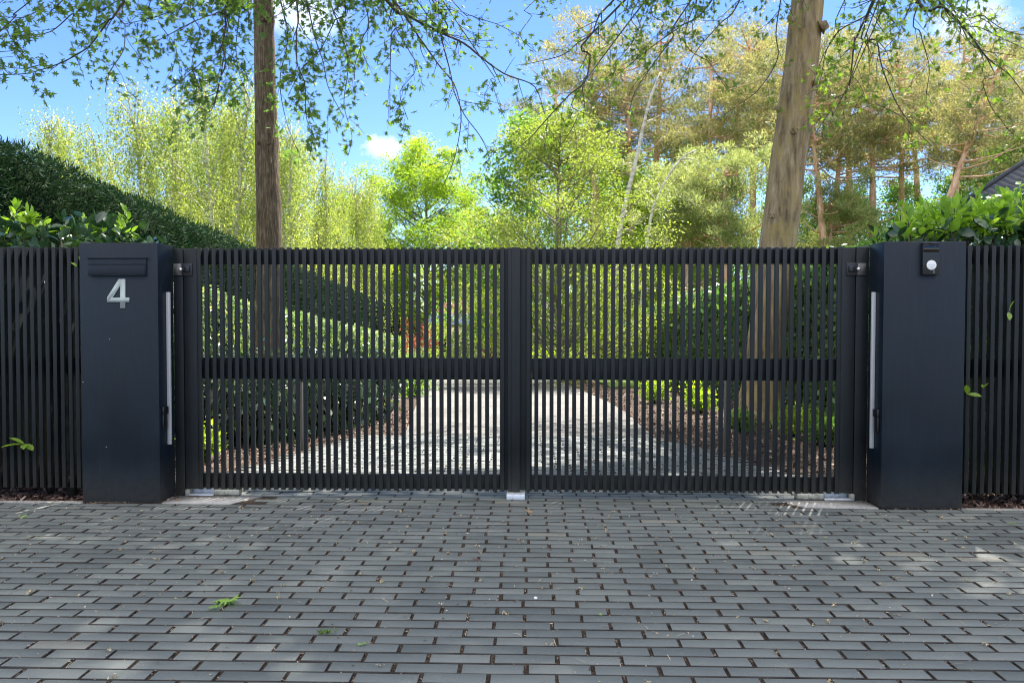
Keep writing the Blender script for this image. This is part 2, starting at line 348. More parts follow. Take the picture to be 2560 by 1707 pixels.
# leaf templates (unit length along +y, from the stalk at 0)
def star_leaf():
    pts = [(0, 0), (.16, .20), (.10, .30), (.46, .34), (.12, .48), (.50, .72), (.13, .66), (0, 1.0)]
    R_ = pts; L_ = [(-x, y) for x, y in pts[1:-1]][::-1]
    o = R_+L_; cx = (0, .45)
    V = [(cx[0], cx[1], 0.03)]+[(x, y, -.28*abs(x)) for x, y in o]
    n = len(o); return np.array(V), np.array([(0, 1+i, 1+(i+1) % n) for i in range(n)])
STAR = star_leaf()
LAURELT = (np.array([(0, 0, 0), (.15, .22, .05), (.20, .5, .07), (.13, .8, .03), (0, 1, -.06), (-.13, .8, .03), (-.20, .5, .07), (-.15, .22, .05), (0, .25, 0), (0, .52, .01), (0, .8, -.02)]),
           np.array([(0, 1, 8), (8, 1, 2), (8, 2, 9), (9, 2, 3), (9, 3, 10), (10, 3, 4), (10, 4, 5), (10, 5, 9), (9, 5, 6), (9, 6, 8), (8, 6, 7), (8, 7, 0)]))
DIAM = (np.array([(0, 0, 0), (.3, .45, .05), (0, 1, 0), (-.3, .45, .05)]), np.array([(0, 1, 2), (0, 2, 3)]))
NEED = (np.array([(0, 0, 0), (.10, .5, 0), (0, 1, 0), (-.10, .5, 0)]), np.array([(0, 1, 2, 3)]))
# ================================================================== GROUND
mb = MB()
ys = np.concatenate([np.linspace(-60, -8, 8), np.linspace(-6, 60, 100), np.linspace(80, 900, 10)]); xs = np.concatenate([np.linspace(-700, -40, 8), np.linspace(-30, 30, 31), np.linspace(40, 700, 8)])
X, Y = np.meshgrid(xs, ys); Z = gz(Y)-.075-.02*0
V = np.stack([X, Y, Z], -1).reshape(-1, 3); nx = len(xs)
i, j = np.meshgrid(np.arange(len(ys)-1), np.arange(nx-1), indexing='ij'); q = (i*nx+j).ravel()
mb.add(V, np.stack([q, q+1, q+nx+1, q+nx], -1))
tag(mb.build('ground', SOIL), kind='structure')
def sheet(name, poly_lr, m, lift, kind='structure'):
    """strip between left and right boundary points, draped on the slope"""
    mbs = MB(); V = []
    for (a, b) in poly_lr:
        for k in range(9):
            p = np.array(a)*(1-k/8)+np.array(b)*k/8; V.append((p[0], p[1], float(gz(p[1]))+lift))
    n = len(poly_lr); Fc = [(r*9+k, r*9+k+1, (r+1)*9+k+1, (r+1)*9+k) for r in range(n-1) for k in range(8)]
    mbs.add(V, Fc); return tag(mbs.build(name, m), kind=kind)
# joint bed just under the paver tops
sheet('paving_joints', [((-14, y), (14, y)) for y in (-14, -6, -2, -.01)], JOINT, -.0085)
sheet('threshold_joints', [((-2.75, y), (2.5, y)) for y in (-.0099, .24)], JOINT, -.0085)
BL, BW = .267, .0891
anch = WG(1228.6, 1647)
tilt_lim = .0016
def pavers(mbx, inside, y0, y1, x0, x1):
    r0 = int(math.floor((y0-anch[1])/BW)); r1 = int(math.ceil((y1-anch[1])/BW))
    Tv = []; 
    for r in range(r0, r1+1):
        yc = anch[1]+r*BW
        off = (0 if r % 2 == 0 else .5)*BL+rng.normal()*.006
        k0 = int(math.floor((x0-anch[0]-off)/BL)); k1 = int(math.ceil((x1-anch[0]-off)/BL))
        for k in range(k0, k1+1):
            xc = anch[0]+off+(k+.5)*BL+rng.normal()*.0012
            if inside(xc, yc): Tv.append((xc, yc+rng.normal()*.0008+.004*math.sin(xc*.9+1)))
    T = np.array(Tv); n = len(T)
    hl = (BL-.0145)/2+rng.normal(size=n)*.0007; hw = (BW-.0092)/2+rng.normal(size=n)*.0006
    bvl = .0018
    tx = rng.normal(size=n)*tilt_lim*2.2; ty = rng.normal(size=n)*tilt_lim*4.0; dz = rng.normal(size=n)*.0012; rz = rng.normal(size=n)*.0022
    ring = [(-1, -1), (1, -1), (1, 1), (-1, 1)]
    V = np.zeros((n, 12, 3))
    for lvl, (ins, z) in enumerate(((0, -.05), (0, -bvl), (bvl, 0))):
        for c_, (sx, sy) in enumerate(ring):
            lx = sx*(hl-ins); ly = sy*(hw-ins)
            wx = T[:, 0]+lx-rz*ly; wy = T[:, 1]+ly+rz*lx
            zz = z+dz+tx*lx+ty*ly if z > -.04 else z*np.ones(n)
            V[:, lvl*4+c_] = np.stack([wx, wy, gz(wy)+zz], -1)
    Fc = []
    for l in range(2):
        for c_ in range(4):
            d = (c_+1) % 4; Fc.append((l*4+c_, l*4+d, l*4+4+d, l*4+4+c_))
    Fc.append((8, 9, 10, 11)); Fc = np.array(Fc)
    Fa = (Fc[None]+(np.arange(n)*12)[:, None, None]).reshape(-1, 4)
    mbx.add(V.reshape(-1, 3), Fa, np.repeat(np.clip(rng.normal(size=n)*.22+.5, 0, 1), 12))
XL1, XL2, XR1, XR2, PD, PH = -3.466, -2.861, 2.604, 3.203, .255, 1.99
def in_front(x, y):
    if y > .20: return -2.6 < x < 2.4
    if y > -.03 and (x < XL1+.0 or x > XR2-.0): return False
    if y > .0 and (XL1-.05 < x < XL2+.13 or XR1-.13 < x < XR2+.05): return False
    if y > .0 and (x < -2.15 or x > 1.95): return False
    return True
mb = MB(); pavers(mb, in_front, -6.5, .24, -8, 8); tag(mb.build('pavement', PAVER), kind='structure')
# driveway: paved apron, then gravel
aL = [WG(560, 1181), WG(594, 1170), WG(740, 1127), WG(895, 1087)]; aR = [WG(2060, 1192), WG(1980, 1182), WG(1774, 1120), WG(1636, 1090)]
ydr = float(aL[-1][1])
def lerp_edge(pts, y):
    yy = [p[1] for p in pts]; xx = [p[0] for p in pts]; o_ = np.argsort(yy); return float(np.interp(y, np.array(yy)[o_], np.array(xx)[o_]))
def in_drive(x, y):
    return .24 < y < ydr and lerp_edge(aL, y)+.1 < x < lerp_edge(aR, y)-.1
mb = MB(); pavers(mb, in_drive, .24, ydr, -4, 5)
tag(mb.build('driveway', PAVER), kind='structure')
sheet('driveway_joints', [((lerp_edge(aL, y), y), (lerp_edge(aR, y), y)) for y in np.linspace(.25, ydr+.05, 8)], JOINT, -.0085)
gl = [WG(1010, 1088), WG(1040, 1010), WG(1066, 956), WG(1110, 925)]; gr = [WG(1640, 1091), WG(1540, 1010), WG(1412, 956), WG(1370, 925)]
yg = np.linspace(ydr+.05, gl[-1][1], 14)
GD = [((lerp_edge(gl, y), y), (lerp_edge(gr, y), y)) for y in yg]
GD += [((GD[-1][0][0]-.5, 32), (GD[-1][1][0]+1.5, 32)), ((GD[-1][0][0]-1, 44), (GD[-1][1][0]+3, 44))]
sheet('gravel_drive', GD, GRAVEL, -.02)
# lawn strips beyond the beds
sheet('lawn', [(tuple(CW(-60, d)[:2]), tuple(CW(-.04*d-1.9+.02*d, d)[:2])) for d in (20, 26, 34, 44, 60, 120)], GRASSG, -.04)
sheet('verge', [(tuple(CW(2.6+.02*d, d)[:2]), tuple(CW(60, d)[:2])) for d in (24, 32, 44, 60, 120)], GRASSG, -.04)
# concrete kerbs and slabs
def boxobj(name, lo, hi, m, parent=None, b=.004, lab=None, cat=None, group=None, kind=None):
    mm = MB(); cx = ((lo[0]+hi[0])/2, (lo[1]+hi[1])/2, lo[2])
    mm.box(lo, hi); o = mm.build(name, m, parent, origin=cx if parent is None else None)
    if b: bev(o, b)
    return tag(o, lab, cat, group, kind)
boxobj('kerb', (-9.5, -.02, -.09), (XL1-.005, .055, -.002), CONC, lab='pale concrete edging along the foot of the left slatted fence', cat='kerb')
boxobj('kerb', (XR2+.005, -.035, -.09), (9.5, .05, -.004), CONC, lab='pale concrete edging along the foot of the right slatted fence', cat='kerb')
mm = MB(); mm.add([(-2.85, .005, -.001), (-2.33, .0, -.001), (-2.16, .25, -.001), (-2.85, .25, -.001)]+[(-2.85, .005, -.08), (-2.33, .0, -.08), (-2.16, .25, -.08), (-2.85, .25, -.08)],
                  [(0, 1, 2, 3), (4, 7, 6, 5), (0, 4, 5, 1), (1, 5, 6, 2), (2, 6, 7, 3), (3, 7, 4, 0)])
tag(mm.build('concrete_slab', CONC), 'small pale concrete slab beside the pillar with the number 4', 'slab')
mm = MB(); mm.add([(2.06, .03, -.001), (2.595, .01, -.001), (2.595, .25, -.001), (1.90, .25, -.001)]+[(2.06, .03, -.08), (2.595, .01, -.08), (2.595, .25, -.08), (1.90, .25, -.08)],
                  [(0, 1, 2, 3), (4, 7, 6, 5), (0, 4, 5, 1), (1, 5, 6, 2), (2, 6, 7, 3), (3, 7, 4, 0)])
tag(mm.build('concrete_slab', CONC), 'small pale concrete slab beside the pillar with the intercom', 'slab')
# bark mulch
def chips(name, regions, n, lab):
    m_ = MB(); P = []
    for (fn, k) in regions: P += [fn() for _ in range(int(n*k))]
    P = np.array(P); P[:, 2] = gz(P[:, 1])-.062+rng.random(len(P))*.03
    R_ = rand_rot(len(P), (0, 0, 1.6), .9)
    V = np.array([(-.5, -.2, 0), (.1, -.26, .06), (.55, -.1, 0), (.4, .2, .04), (-.45, .24, .0)])
    sc = np.stack([rng.uniform(.02, .07, len(P)), rng.uniform(.02, .06, len(P)), np.full(len(P), .06)], -1)
    m_.inst(V, np.array([(0, 1, 2, 3, 4)]), P, R_, sc, rng.random(len(P)))
    return tag(m_.build(name, CHIP), kind='stuff')
U = lambda a, b: random.uniform(a, b)
def bed_left():
    y = U(.3, 9)**1.0; e = lerp_edge(aL, y) if y < ydr else lerp_edge(gl, y); return (U(e-3.2, e), y, 0)
def bed_right():
    y = U(.3, 16); e = lerp_edge(aR, y) if y < ydr else lerp_edge(gr, y); return (U(e, e+3.6), y, 0)
def strip_l(): return (U(-6.5, XL1-.02), U(.06, .7), 0)
def strip_r(): return (U(XR2+.02, 6.5), U(.06, .7), 0)
o = chips('bark_mulch', [(bed_left, .34), (bed_right, .46), (strip_l, .1), (strip_r, .1)], 26000, '')
o['label'] = 'brown bark mulch covering the planting beds beside the drive'; 
# raise the mulch bed floor
sheet('planting_bed', [((lerp_edge(aL, y)-6, y), (lerp_edge(aL, y)-.02, y)) for y in np.linspace(.1, ydr, 6)]+[((lerp_edge(gl, y)-6, y), (lerp_edge(gl, y)-.03, y)) for y in np.linspace(ydr+.03, 13, 6)], SOIL, -.055)
sheet('planting_bed', [((lerp_edge(aR, y)+.02, y), (lerp_edge(aR, y)+6, y)) for y in np.linspace(.1, ydr, 6)]+[((lerp_edge(gr, y)+.03, y), (lerp_edge(gr, y)+6, y)) for y in np.linspace(ydr+.03, 17, 6)], SOIL, -.055)
# fallen bits on the pavers
def litter():
    P = []
    for _ in range(2600):
        P.append((U(-4.6, 4.6), -.1-abs(rng.normal())*2.0, 0))
    P = np.array(P); P[:, 2] = .003+rng.random(len(P))*.003
    m_ = MB(); n = len(P); R_ = rand_rot(n, (0, 0, 2), .6)
    V = np.array([(-.5, -.15, 0), (.2, -.3, .15), (.5, .1, 0), (-.1, .3, .25)])
    s = .003+.014*rng.random(n)**2.2; m_.inst(V, np.array([(0, 1, 2, 3)]), P, R_, np.stack([s*1.2, s, s], -1), rng.random(n))
    k = 160; Q = P[:k].copy(); Rz = rand_rot(k, (0, 0, 3), .3); Q[:, 2] = .006        # thin dry stalks and blossom heads
    m_.inst(np.array([(-1, -.04, 0), (0, .1, .1), (1, .3, 0), (1, .4, 0), (0, .2, .1), (-1, .06, 0)]), np.array([(0, 1, 4, 5), (1, 2, 3, 4)]), Q, Rz, np.full(k, .023), rng.random(k)*.4+.6)
    for a_ in range(170):
        c_ = P[200+a_].copy(); c_[2] = .008; kk = 7
        pp = c_+rng.normal(size=(kk, 3))*np.array([.007, .007, .003])
        m_.inst(V, np.array([(0, 1, 2, 3)]), pp, rand_rot(kk, (0, 0, 1), 1), np.full(kk, U(.009, .017)), rng.uniform(.45, .95, kk))
    mt = leafmat('dry_blossom', [(0, (.05, .037, .028)), (.4, (.20, .15, .10)), (.75, (.52, .42, .29)), (1, (.68, .60, .46))], .2, .8)
    return tag(m_.build('blossom_litter', mt), 'dry pale blossoms and bits scattered over the dark pavers', 'litter', kind='stuff')
litter()
CRUMB = leafmat('joint_crumbs', [(0, (.05, .03, .02)), (.4, (.16, .10, .07)), (.75, (.33, .23, .16)), (1, (.50, .42, .32))], trans=0, rough=.85)
def joint_debris():
    n = 11000; m_ = MB()
    r = rng.integers(-36, 2, n); yc = anch[1]+0*r
    P = []
    for _ in range(n):
        rr = random.randint(-9, 36); y = anch[1]+rr*BW
        if y > .0 or y < -3.6: continue
        if random.random() < .8:
            off = (0 if rr % 2 == 0 else .5)*BL; k = random.randint(-17, 17)
            P.append((anch[0]+off+k*BL+rng.normal()*.004, y+U(-.04, .04), -.008+U(0, .011)))
        else: P.append((U(-4.4, 4.4), y+BW/2+rng.normal()*.002, -.006+U(0, .008)))
    for _ in range(900):
        x = U(-4.6, 4.6)
        if XL1 < x < XL2 or XR1 < x < XR2: P.append((x, -.004-abs(rng.normal())*.018, .002+U(0, .004)))
        elif x < XL1 or x > XR2: P.append((x, U(-.03, .07), .001+U(0, .004)))
        elif x < -2.2 or x > 1.95: P.append((x, U(.0, .24), .001+U(0, .004)))
    P = np.array(P); n = len(P)
    V = np.array([(-.5, -.12, 0), (.4, -.15, .1), (.5, .1, 0), (-.4, .16, .1)])
    s = rng.uniform(.005, .016, n); m_.inst(V, np.array([(0, 1, 2, 3)]), P, rand_rot(n, (0, 0, 1), .7), s, rng.random(n))
    return tag(m_.build('joint_debris', CRUMB), 'brown crumbs and bark filling the paver joints', 'debris', kind='stuff')
joint_debris()
GL = leafmat('fallen_green_leaf', [(0, (.20, .36, .06)), (1, (.30, .46, .10))], .3, .5)
def fallen(name, px, py, size, n, m, lab, cat, spread=.03, tmpl=STAR, z=.012, cols=(.2, 1)):
    p = WG(px, py); m_ = MB(); pos = np.array([p+np.array([rng.normal()*spread, rng.normal()*spread*.8, z+k*.003]) for k in range(n)])
    if n > 1: pos[:, 0] = p[0]+np.linspace(-.5, .5, n)*spread*3
    m_.inst(tmpl[0], tmpl[1], pos, rand_rot(n, (0, 0, 4), .8), np.full(n, size), rng.uniform(*cols, n))
    return tag(m_.build(name, m, origin=p), lab, cat)
fallen('oak_leaf_sprig', 562, 1508, .085, 6, GL, 'bright green fallen oak leaf cluster lying flat on the pavers at lower left', 'leaf', .035)
DRY = leafmat('dry_leaf', [(0, (.30, .16, .09)), (1, (.55, .35, .22))], .3, .7)
fallen('dry_leaf', 1303, 1276, .075, 1, DRY, 'curled tan dry leaf on the pavers in front of the metal gate stop', 'leaf')
fallen('dry_leaf', 905, 1262, .07, 1, DRY, 'flat brown dry leaf on the pavers before the left gate leaf', 'leaf')
fallen('dry_leaf', 1180, 1399, .06, 1, simple('dark_dry_leaf', (.09, .06, .05), .8), 'crumpled dark brown leaf in the middle of the pavers', 'leaf', .012)
fallen('dry_leaf', 1302, 1301, .035, 1, DRY, 'small pinkish dry leaf just below the tan curled leaf', 'leaf')
fallen('dry_leaf', 455, 1248, .06, 1, DRY, 'brown dry leaf on the pale slab beside the numbered pillar', 'leaf', .02)
fallen('green_leaf', 2520, 1312, .06, 1, GL, 'narrow green leaf on the pavers below the right fence', 'leaf', tmpl=LAURELT)
fallen('green_leaf', 88, 1290, .06, 1, GL, 'narrow yellow green leaf on the pavers below the left fence', 'leaf', tmpl=LAURELT)
fallen('green_leaf', 903, 1611, .03, 2, GL, 'tiny green leaf in a joint near the bottom edge of the pavers', 'leaf', .008)
fallen('green_leaf', 1500, 1552, .025, 1, GL, 'tiny green leaf flat on a paver right of centre near the bottom', 'leaf')
p = WG(812, 1585); mm = MB(); k = 26
mm.inst(NEED[0], NEED[1], p+rng.normal(size=(k, 3))*np.array([.015, .003, 0]), frames(rng.normal(size=(k, 3))*np.array([.6, .5, .2])+np.array([0, 0, .8]), 1), np.full(k, .035), rng.random(k))
tag(mm.build('grass_tuft', GRASSL, origin=p), 'little grass tuft growing in a paver joint near the bottom edge', 'weed')
p = WG(698, 1500)
# small white stone
mm = MB(); mm.tube([p+np.array([0, 0, z]) for z in (.0, .004, .010, .013)], [.006, .010, .009, .003], 7)
q_ = WG(1339, 1497)-p; 
for i_ in range(len(mm.v)): mm.v[i_] = mm.v[i_]+q_
tag(mm.build('pebble', WHITEB, smooth_=True, origin=p+q_), 'small white pebble on the pavers below the gate stop', 'stone')
# ================================================================== PILLARS
def pillar(x0, x1, lab):
    root = empty('gate_pillar', ((x0+x1)/2, PD/2, 0)); tag(root, lab, 'pillar', 'pillars either side of the gate')
    m_ = MB(); m_.box((x0, 0, .0), (x1, PD, PH)); b = m_.build('body', PAINT, root); bev(b, .004, 2)
    return root
pl_ = pillar(XL1, XL2, 'dark blue metal pillar with letterbox and the number 4')
pr_ = pillar(XR1, XR2, 'dark grey metal pillar with intercom and white round button')
def X0(px, py, Y=0): p = WY(px, py, Y); return p[0], p[2]
# letterbox
root = pl_
xa, za = X0(219, 645); xb, zb = X0(374, 688)
lb = MB(); lb.box((xa+.008, -.014, zb-.002), (xb-.018, -.0005, za)); lbx = lb.build('letterbox', PAINT, root); bev(lbx, .002)
m_ = MB(); m_.box((xa, -.026, za-.004), (xb, -.0145, za+.003)); bev(m_.build('hood', PAINT, lbx), .0015)
m_ = MB(); z1 = X0(225, 661)[1]; m_.prism_y([(xa+.014, zb+.002), (xb-.026, zb+.002), (xb-.026, z1), (xa+.014, z1)], -.0215, -.0145)
bev(m_.build('flap', PAINT, lbx), .002)
m_ = MB(); m_.box((xa+.012, -.028, z1-.001), (xb-.024, -.0218, z1+.0025)); m_.box((xa+.012, -.028, zb-.0005), (xb-.024, -.0218, zb+.003)); m_.build('flap_lip', PAINT, lbx)
# number 4
def n4(x, y): return X0(180+x*.17857, 580+y*.17857)
m_ = MB()
poly = [(660, 657), (750, 657), (750, 918), (806, 918), (806, 980), (750, 980), (750, 1065), (680, 1065), (680, 980), (497, 980), (497, 918), (660, 657), (680, 750), (572, 918), (680, 918), (680, 750)]
m_.prism_y([n4(*p) for p in poly][::-1], -.0075, -.0005)
m_.build('house_number', NUM, root)
m_ = MB()
for (px, py) in ((274, 848), (266, 1117), (208, 955)):
    x, z = X0(px, py); m_.tube([(x, -.004, z), (x, .002, z)], [.003, .003], 8)
m_.build('screw', ALU, root)
def side_bits(root, xs, sgn):
    # aluminium strip and small latch box on the face towards the gate
    z0, z1 = .43, 1.62
    a = sorted((xs+sgn*.001, xs+sgn*.027)); m_ = MB(); m_.box((a[0], .125, z0), (a[1], .15, z1)); bev(m_.build('metal_strip', ALU, root), .002)
    a = sorted((xs+sgn*.001, xs+sgn*.018)); m_ = MB(); m_.box((a[0], .035, .56), (a[1], .10, .675)); b_ = m_.build('latch_box', BLACK, root); bev(b_, .003)
    a = sorted((xs+sgn*.001, xs+sgn*.024)); m_ = MB(); m_.box((a[0], .03, .677), (a[1], .105, .735)); bev(m_.build('latch_hood', BLACK, root), .003)
side_bits(pl_, XL2, 1); side_bits(pr_, XR1, -1)
# intercom
xa, za = X0(2302, 610); xb, zb = X0(2342, 687)
m_ = MB(); m_.box((xa, -.034, zb), (xb, -.0005, za)); ic = m_.build('intercom', BLACK, pr_); bev(ic, .003)
zc = X0(2320, 632)[1]
m_ = MB(); m_.box((xa+.003, -.0365, zc+.002), (xb-.003, -.0345, za-.004)); bev(m_.build('camera_window', GLASSY, ic), .0008)
m_ = MB(); m_.box((xa-.001, -.042, za-.003), (xb+.001, -.0005, za+.0045)); m_.build('rain_hood', GLASSY, ic)
m_ = MB(); cx_, cz_ = X0(2331, 619); m_.tube([(cx_, -.0365, cz_), (cx_, -.040, cz_)], [.006, .005], 16); m_.build('camera_lens', simple('lens', (.02, .025, .04), .1), ic)
cx_, cz_ = X0(2322.5, 663.6); m_ = MB(); m_.tube([(cx_, -.0343, cz_), (cx_, -.0375, cz_), (cx_, -.0385, cz_)], [.0355, .0355, .033], 40); m_.build('call_button', WHITEB, ic)
m_ = MB(); gm = simple('grey_print', (.38, .39, .39), .5)
m_.box((cx_-.024, -.0392, cz_-.001), (cx_+.024, -.0387, cz_+.001))
th = np.linspace(0, 2*PI, 15); m_.tube(np.stack([cx_+.006*np.cos(th), np.full(15, -.039), cz_-.016+.007*np.sin(th)], -1), .0008, 4); m_.build('button_symbol', gm, ic)
m_ = MB()
for py in (677.5, 682): x, z = X0(2328.7, py); m_.tube([(x, -.0343, z), (x, -.036, z)], [.003, .003], 10)
m_.build('indicator_dot', WHITEB, ic)
# ================================================================== GATE
GY = .25
z_top = WY(700, 621, GY)[2]; z_tr = WY(700, 660, GY)[2]; z_m1 = WY(800, 894, GY+.03)[2]; z_m0 = WY(800, 948, GY+.03)[2]; z_b1 = WY(800, 1184, GY+.03)[2]; z_bot = WY(700, 1223, GY)[2]
PITCHS, SLW = .0603, .0315
HPL = simple('dull_hinge_steel', (.13, .13, .125), .6, .1, var=.4, nscale=30)
def hinge(root, xg, sgn, z):
    m_ = MB(); m_.box((xg-.075, GY-.0062, z-.05), (xg+.075, GY-.0022, z+.05)); h = m_.build('hinge', BLACK, root); bev(h, .001)
    x0_, x1_ = sorted((xg-sgn*.0745, xg-sgn*.01))
    m_ = MB(); m_.box((x0_, GY-.0085, z-.046), (x1_, GY-.0064, z+.046)); m_.build('hinge_plate', HPL, h)
    x0_, x1_ = sorted((xg+sgn*.012, xg+sgn*.06)); m_ = MB(); m_.box((x0_, GY-.024, z-.024), (x1_, GY-.0064, z+.024)); bev(m_.build('hinge_block', BLACK, h), .006)
    c0 = np.array([xg-sgn*.012, GY-.02, z]); m_ = MB(); t_ = np.linspace(-1, 1, 9); m_.tube([c0+np.array([0, 0, a_*.015]) for a_ in t_], np.sqrt(np.maximum(1e-3, 1-t_**2))*.015, 14); m_.build('hinge_ball', simple('polished_steel', (.75, .74, .72), .25, .6), h, smooth_=True)
def leaf(x0, x1, sgn, lab, xg):
    """x0<x1 full leaf; sgn=+1: hinge on the left"""
    root = empty('gate_leaf', ((x0+x1)/2, GY+.03, 0)); tag(root, lab, 'gate', 'pair of slatted gate leaves')
    st = .105; cs = .125
    hx0, hx1 = (x0, x0+st) if sgn > 0 else (x1-st, x1)
    cx0, cx1 = (x1-cs, x1) if sgn > 0 else (x0, x0+cs)
    m_ = MB(); m_.box((hx0, GY+.002, z_bot), (hx1, GY+.075, z_top)); bev(m_.build('hinge_stile', SLAT, root), .003)
    m_ = MB(); m_.box((cx0, GY+.03, z_bot), (cx1, GY+.075, z_top)); bev(m_.build('meeting_stile', SLAT, root), .003)
    rx0, rx1 = (hx1+.0005, cx0-.0005) if sgn > 0 else (cx1+.0005, hx0-.0005)
    for nm, a, b in (('top_rail', z_tr, z_top-.004), ('middle_rail', z_m0, z_m1), ('bottom_rail', z_bot+.004, z_b1)):
        m_ = MB(); m_.box((rx0, GY+.034, a), (rx1, GY+.074, b)); bev(m_.build(nm, SLAT, root), .003)
    # slats carry on over the meeting stile
    a0, a1 = (hx1, x1-.03) if sgn > 0 else (x0+.03, hx0)
    m_ = MB(); n = int((a1-a0)/PITCHS)
    for k in range(n+1):
        c_ = (a0+SLW/2+.001+k*PITCHS) if sgn > 0 else (a1-SLW/2-.001-k*PITCHS)
        if c_+SLW/2 > a1+.002 or c_-SLW/2 < a0-.002: continue
        e = rng.normal()*.0007
        m_.box((c_-SLW/2+e, GY+rng.normal()*.0005, z_bot-.004+rng.normal()*.001), (c_+SLW/2+e, GY+.0325, z_top+.004+rng.normal()*.0012))
    bev(m_.build('slats', SLAT, root), .002)
    zh = WY(452, 674, GY)[2]
    return root
xgl = WY(460, 900, GY)[0]; xgr = WY(2137, 900, GY)[0]
xc0 = WY(1279, 900, GY-.006)[0]; xc1 = WY(1300, 900, GY-.006)[0]; xm = (xc0+xc1)/2
LL = leaf(xgl+.003, xm-.002, 1, 'left leaf of the black slatted gate, beside the numbered pillar', xgl)
RL = leaf(xm+.002, xgr-.003, -1, 'right leaf of the black slatted gate, beside the intercom pillar', xgr)
m_ = MB(); m_.box((xc0, GY-.004, z_bot-.004), (xc1, GY+.0295, z_top+.006)); o = m_.build('cover_strip', SLAT, RL); bev(o, .003)
hinge(LL, xgl, 1, WY(460, 674, GY)[2]); hinge(RL, xgr, -1, WY(2137, 673, GY)[2])
boxobj('gate_post', (XL2+.002, GY, 0), (xgl-.003, GY+.09, z_top+.002), SLAT, lab='narrow dark hinge post between the numbered pillar and the gate', cat='post')
boxobj('gate_post', (xgr+.003, GY, 0), (XR1-.002, GY+.09, z_top+.006), SLAT, lab='narrow dark hinge post between the gate and the intercom pillar', cat='post')
# gate stop and floor hinges
p0 = WG(1266, 1251); p1 = WG(1312, 1251)
m_ = MB(); x0_, x1_ = p0[0], p1[0]
m_.add([(x0_, .175, .001), (x1_, .175, .001), (x1_, .34, .001), (x0_, .34, .001), (x0_, .178, .044), (x1_, .178, .044), (x1_, .34, .044), (x0_, .34, .044)], [(0, 3, 2, 1), (4, 5, 6, 7), (0, 1, 5, 4), (1, 2, 6, 5), (2, 3, 7, 6), (3, 0, 4, 7)])
o = m_.build('gate_stop', GALV, origin=((x0_+x1_)/2, .25, 0)); bev(o, .003); tag(o, 'silver metal floor block under the middle of the gate', 'gate stop')
def floor_hinge(x0, x1, sgn, lab):
    root = empty('floor_hinge', ((x0+x1)/2, .28, 0)); tag(root, lab, 'gate hinge', 'floor hinges under the gate')
    a, b = (x0, x0+(x1-x0)*.52) if sgn > 0 else (x1-(x1-x0)*.52, x1); c_, d = (b+.004, x1) if sgn > 0 else (x0, a-.004)
    m_ = MB(); m_.box((a, .24, .002), (b, .33, .012)); m_.box((a, .315, .012), (b, .33, .055)); bev(m_.build('base_plate', GALV, root), .002)
    e = a if sgn > 0 else b-.03
    m_ = MB(); m_.box((e, .235, .012), (e+.03, .314, .052)); bev(m_.build('end_block', GALVD, root), .003)
    m_ = MB(); m_.box((c_, .245, .006), (d, .325, .052)); ar = m_.build('lever_arm', GALVD, root); bev(ar, .006)
    m_ = MB(); cx = (c_+d)/2; m_.tube([(cx, .2445, .029), (cx, .239, .029), (cx, .236, .029)], [.018, .018, .013], 18); m_.build('bolt', GALVD, ar)
floor_hinge(WY(463, 1235, .24)[0], WY(597, 1235, .24)[0], 1, 'galvanised floor hinge under the gate beside the numbered pillar')
floor_hinge(WY(1994, 1243, .24)[0], WY(2136, 1243, .24)[0], -1, 'galvanised floor hinge under the gate beside the intercom pillar')
# ================================================================== FENCES
def fence(x0, x1, lab, ztop, phase):
    root = empty('slatted_fence', ((x0+x1)/2, GY+.05, 0)); tag(root, lab, 'fence', 'slatted fence panels beside the pillars')
    m_ = MB(); c_ = phase
    while c_ < x1-.02:
        if c_-SLW/2 > x0+.001:
            e = rng.normal()*.001
            m_.box((c_-SLW/2+e, GY-.002+rng.normal()*.0006, .055), (c_+SLW/2+e, GY+.046, ztop+rng.normal()*.0015))
        c_ += PITCHS*1.005
    bev(m_.build('slats', SLAT, root), .002)
    for nm, a, b in (('top_rail', ztop-.135, ztop-.006), ('middle_rail', z_m0+.03, z_m1-.005), ('bottom_rail', .06, .13)):
        m_ = MB(); m_.box((x0, GY+.0475, a), (x1, GY+.085, b)); m_.build(nm, SLAT, root)
    for xx in np.arange(x0+.9 if x0 < 0 else x0+1.5, x1, 2.4):
        m_ = MB(); m_.box((xx, GY+.086, -.05), (xx+.06, GY+.146, ztop-.01)); m_.build('post', SLAT, root)
fence(-9.5, XL1-.003, 'dark slatted fence left of the numbered pillar', WY(100, 618, GY)[2], -9.47+.012)
fence(XR2+.003, 9.5, 'dark slatted fence right of the intercom pillar', WY(2480, 614, GY)[2], XR2+.045)
# ================================================================== PLANTS NEAR THE FENCE
def shoots(mbY, mbS, base, tip, nl, size, young=True, spread=1.0):
    base = np.array(base, float); tip = np.array(tip, float)
    P = resample([base, (base+tip)/2+rng.normal(size=3)*.02, tip], .05); mbS.tube(P, np.linspace(.006, .003, len(P)), 5)
    ax = (tip-base)/np.linalg.norm(tip-base); L = np.linalg.norm(tip-base)
    ks = np.linspace(.25, 1.0, nl); pos = base+(tip-base)*ks[:, None]
    th = np.arange(nl)*2.4+U(0, 6)
    side = np.stack([np.cos(th), np.sin(th), np.zeros(nl)], -1)
    lean = (1.25-ks)[:, None]*spread+.1
    d = side*lean*1.1+ax*(.35+ks[:, None]*.9)+rng.normal(size=(nl, 3))*.12
    sz = size*(1.15-.45*ks)*rng.uniform(.8, 1.15, nl)
    mbY.inst(LAURELT[0]*np.array([1.15, 1, 1]), LAURELT[1], pos, frames(d, .35), sz, rng.random(nl) if young else rng.random(nl))
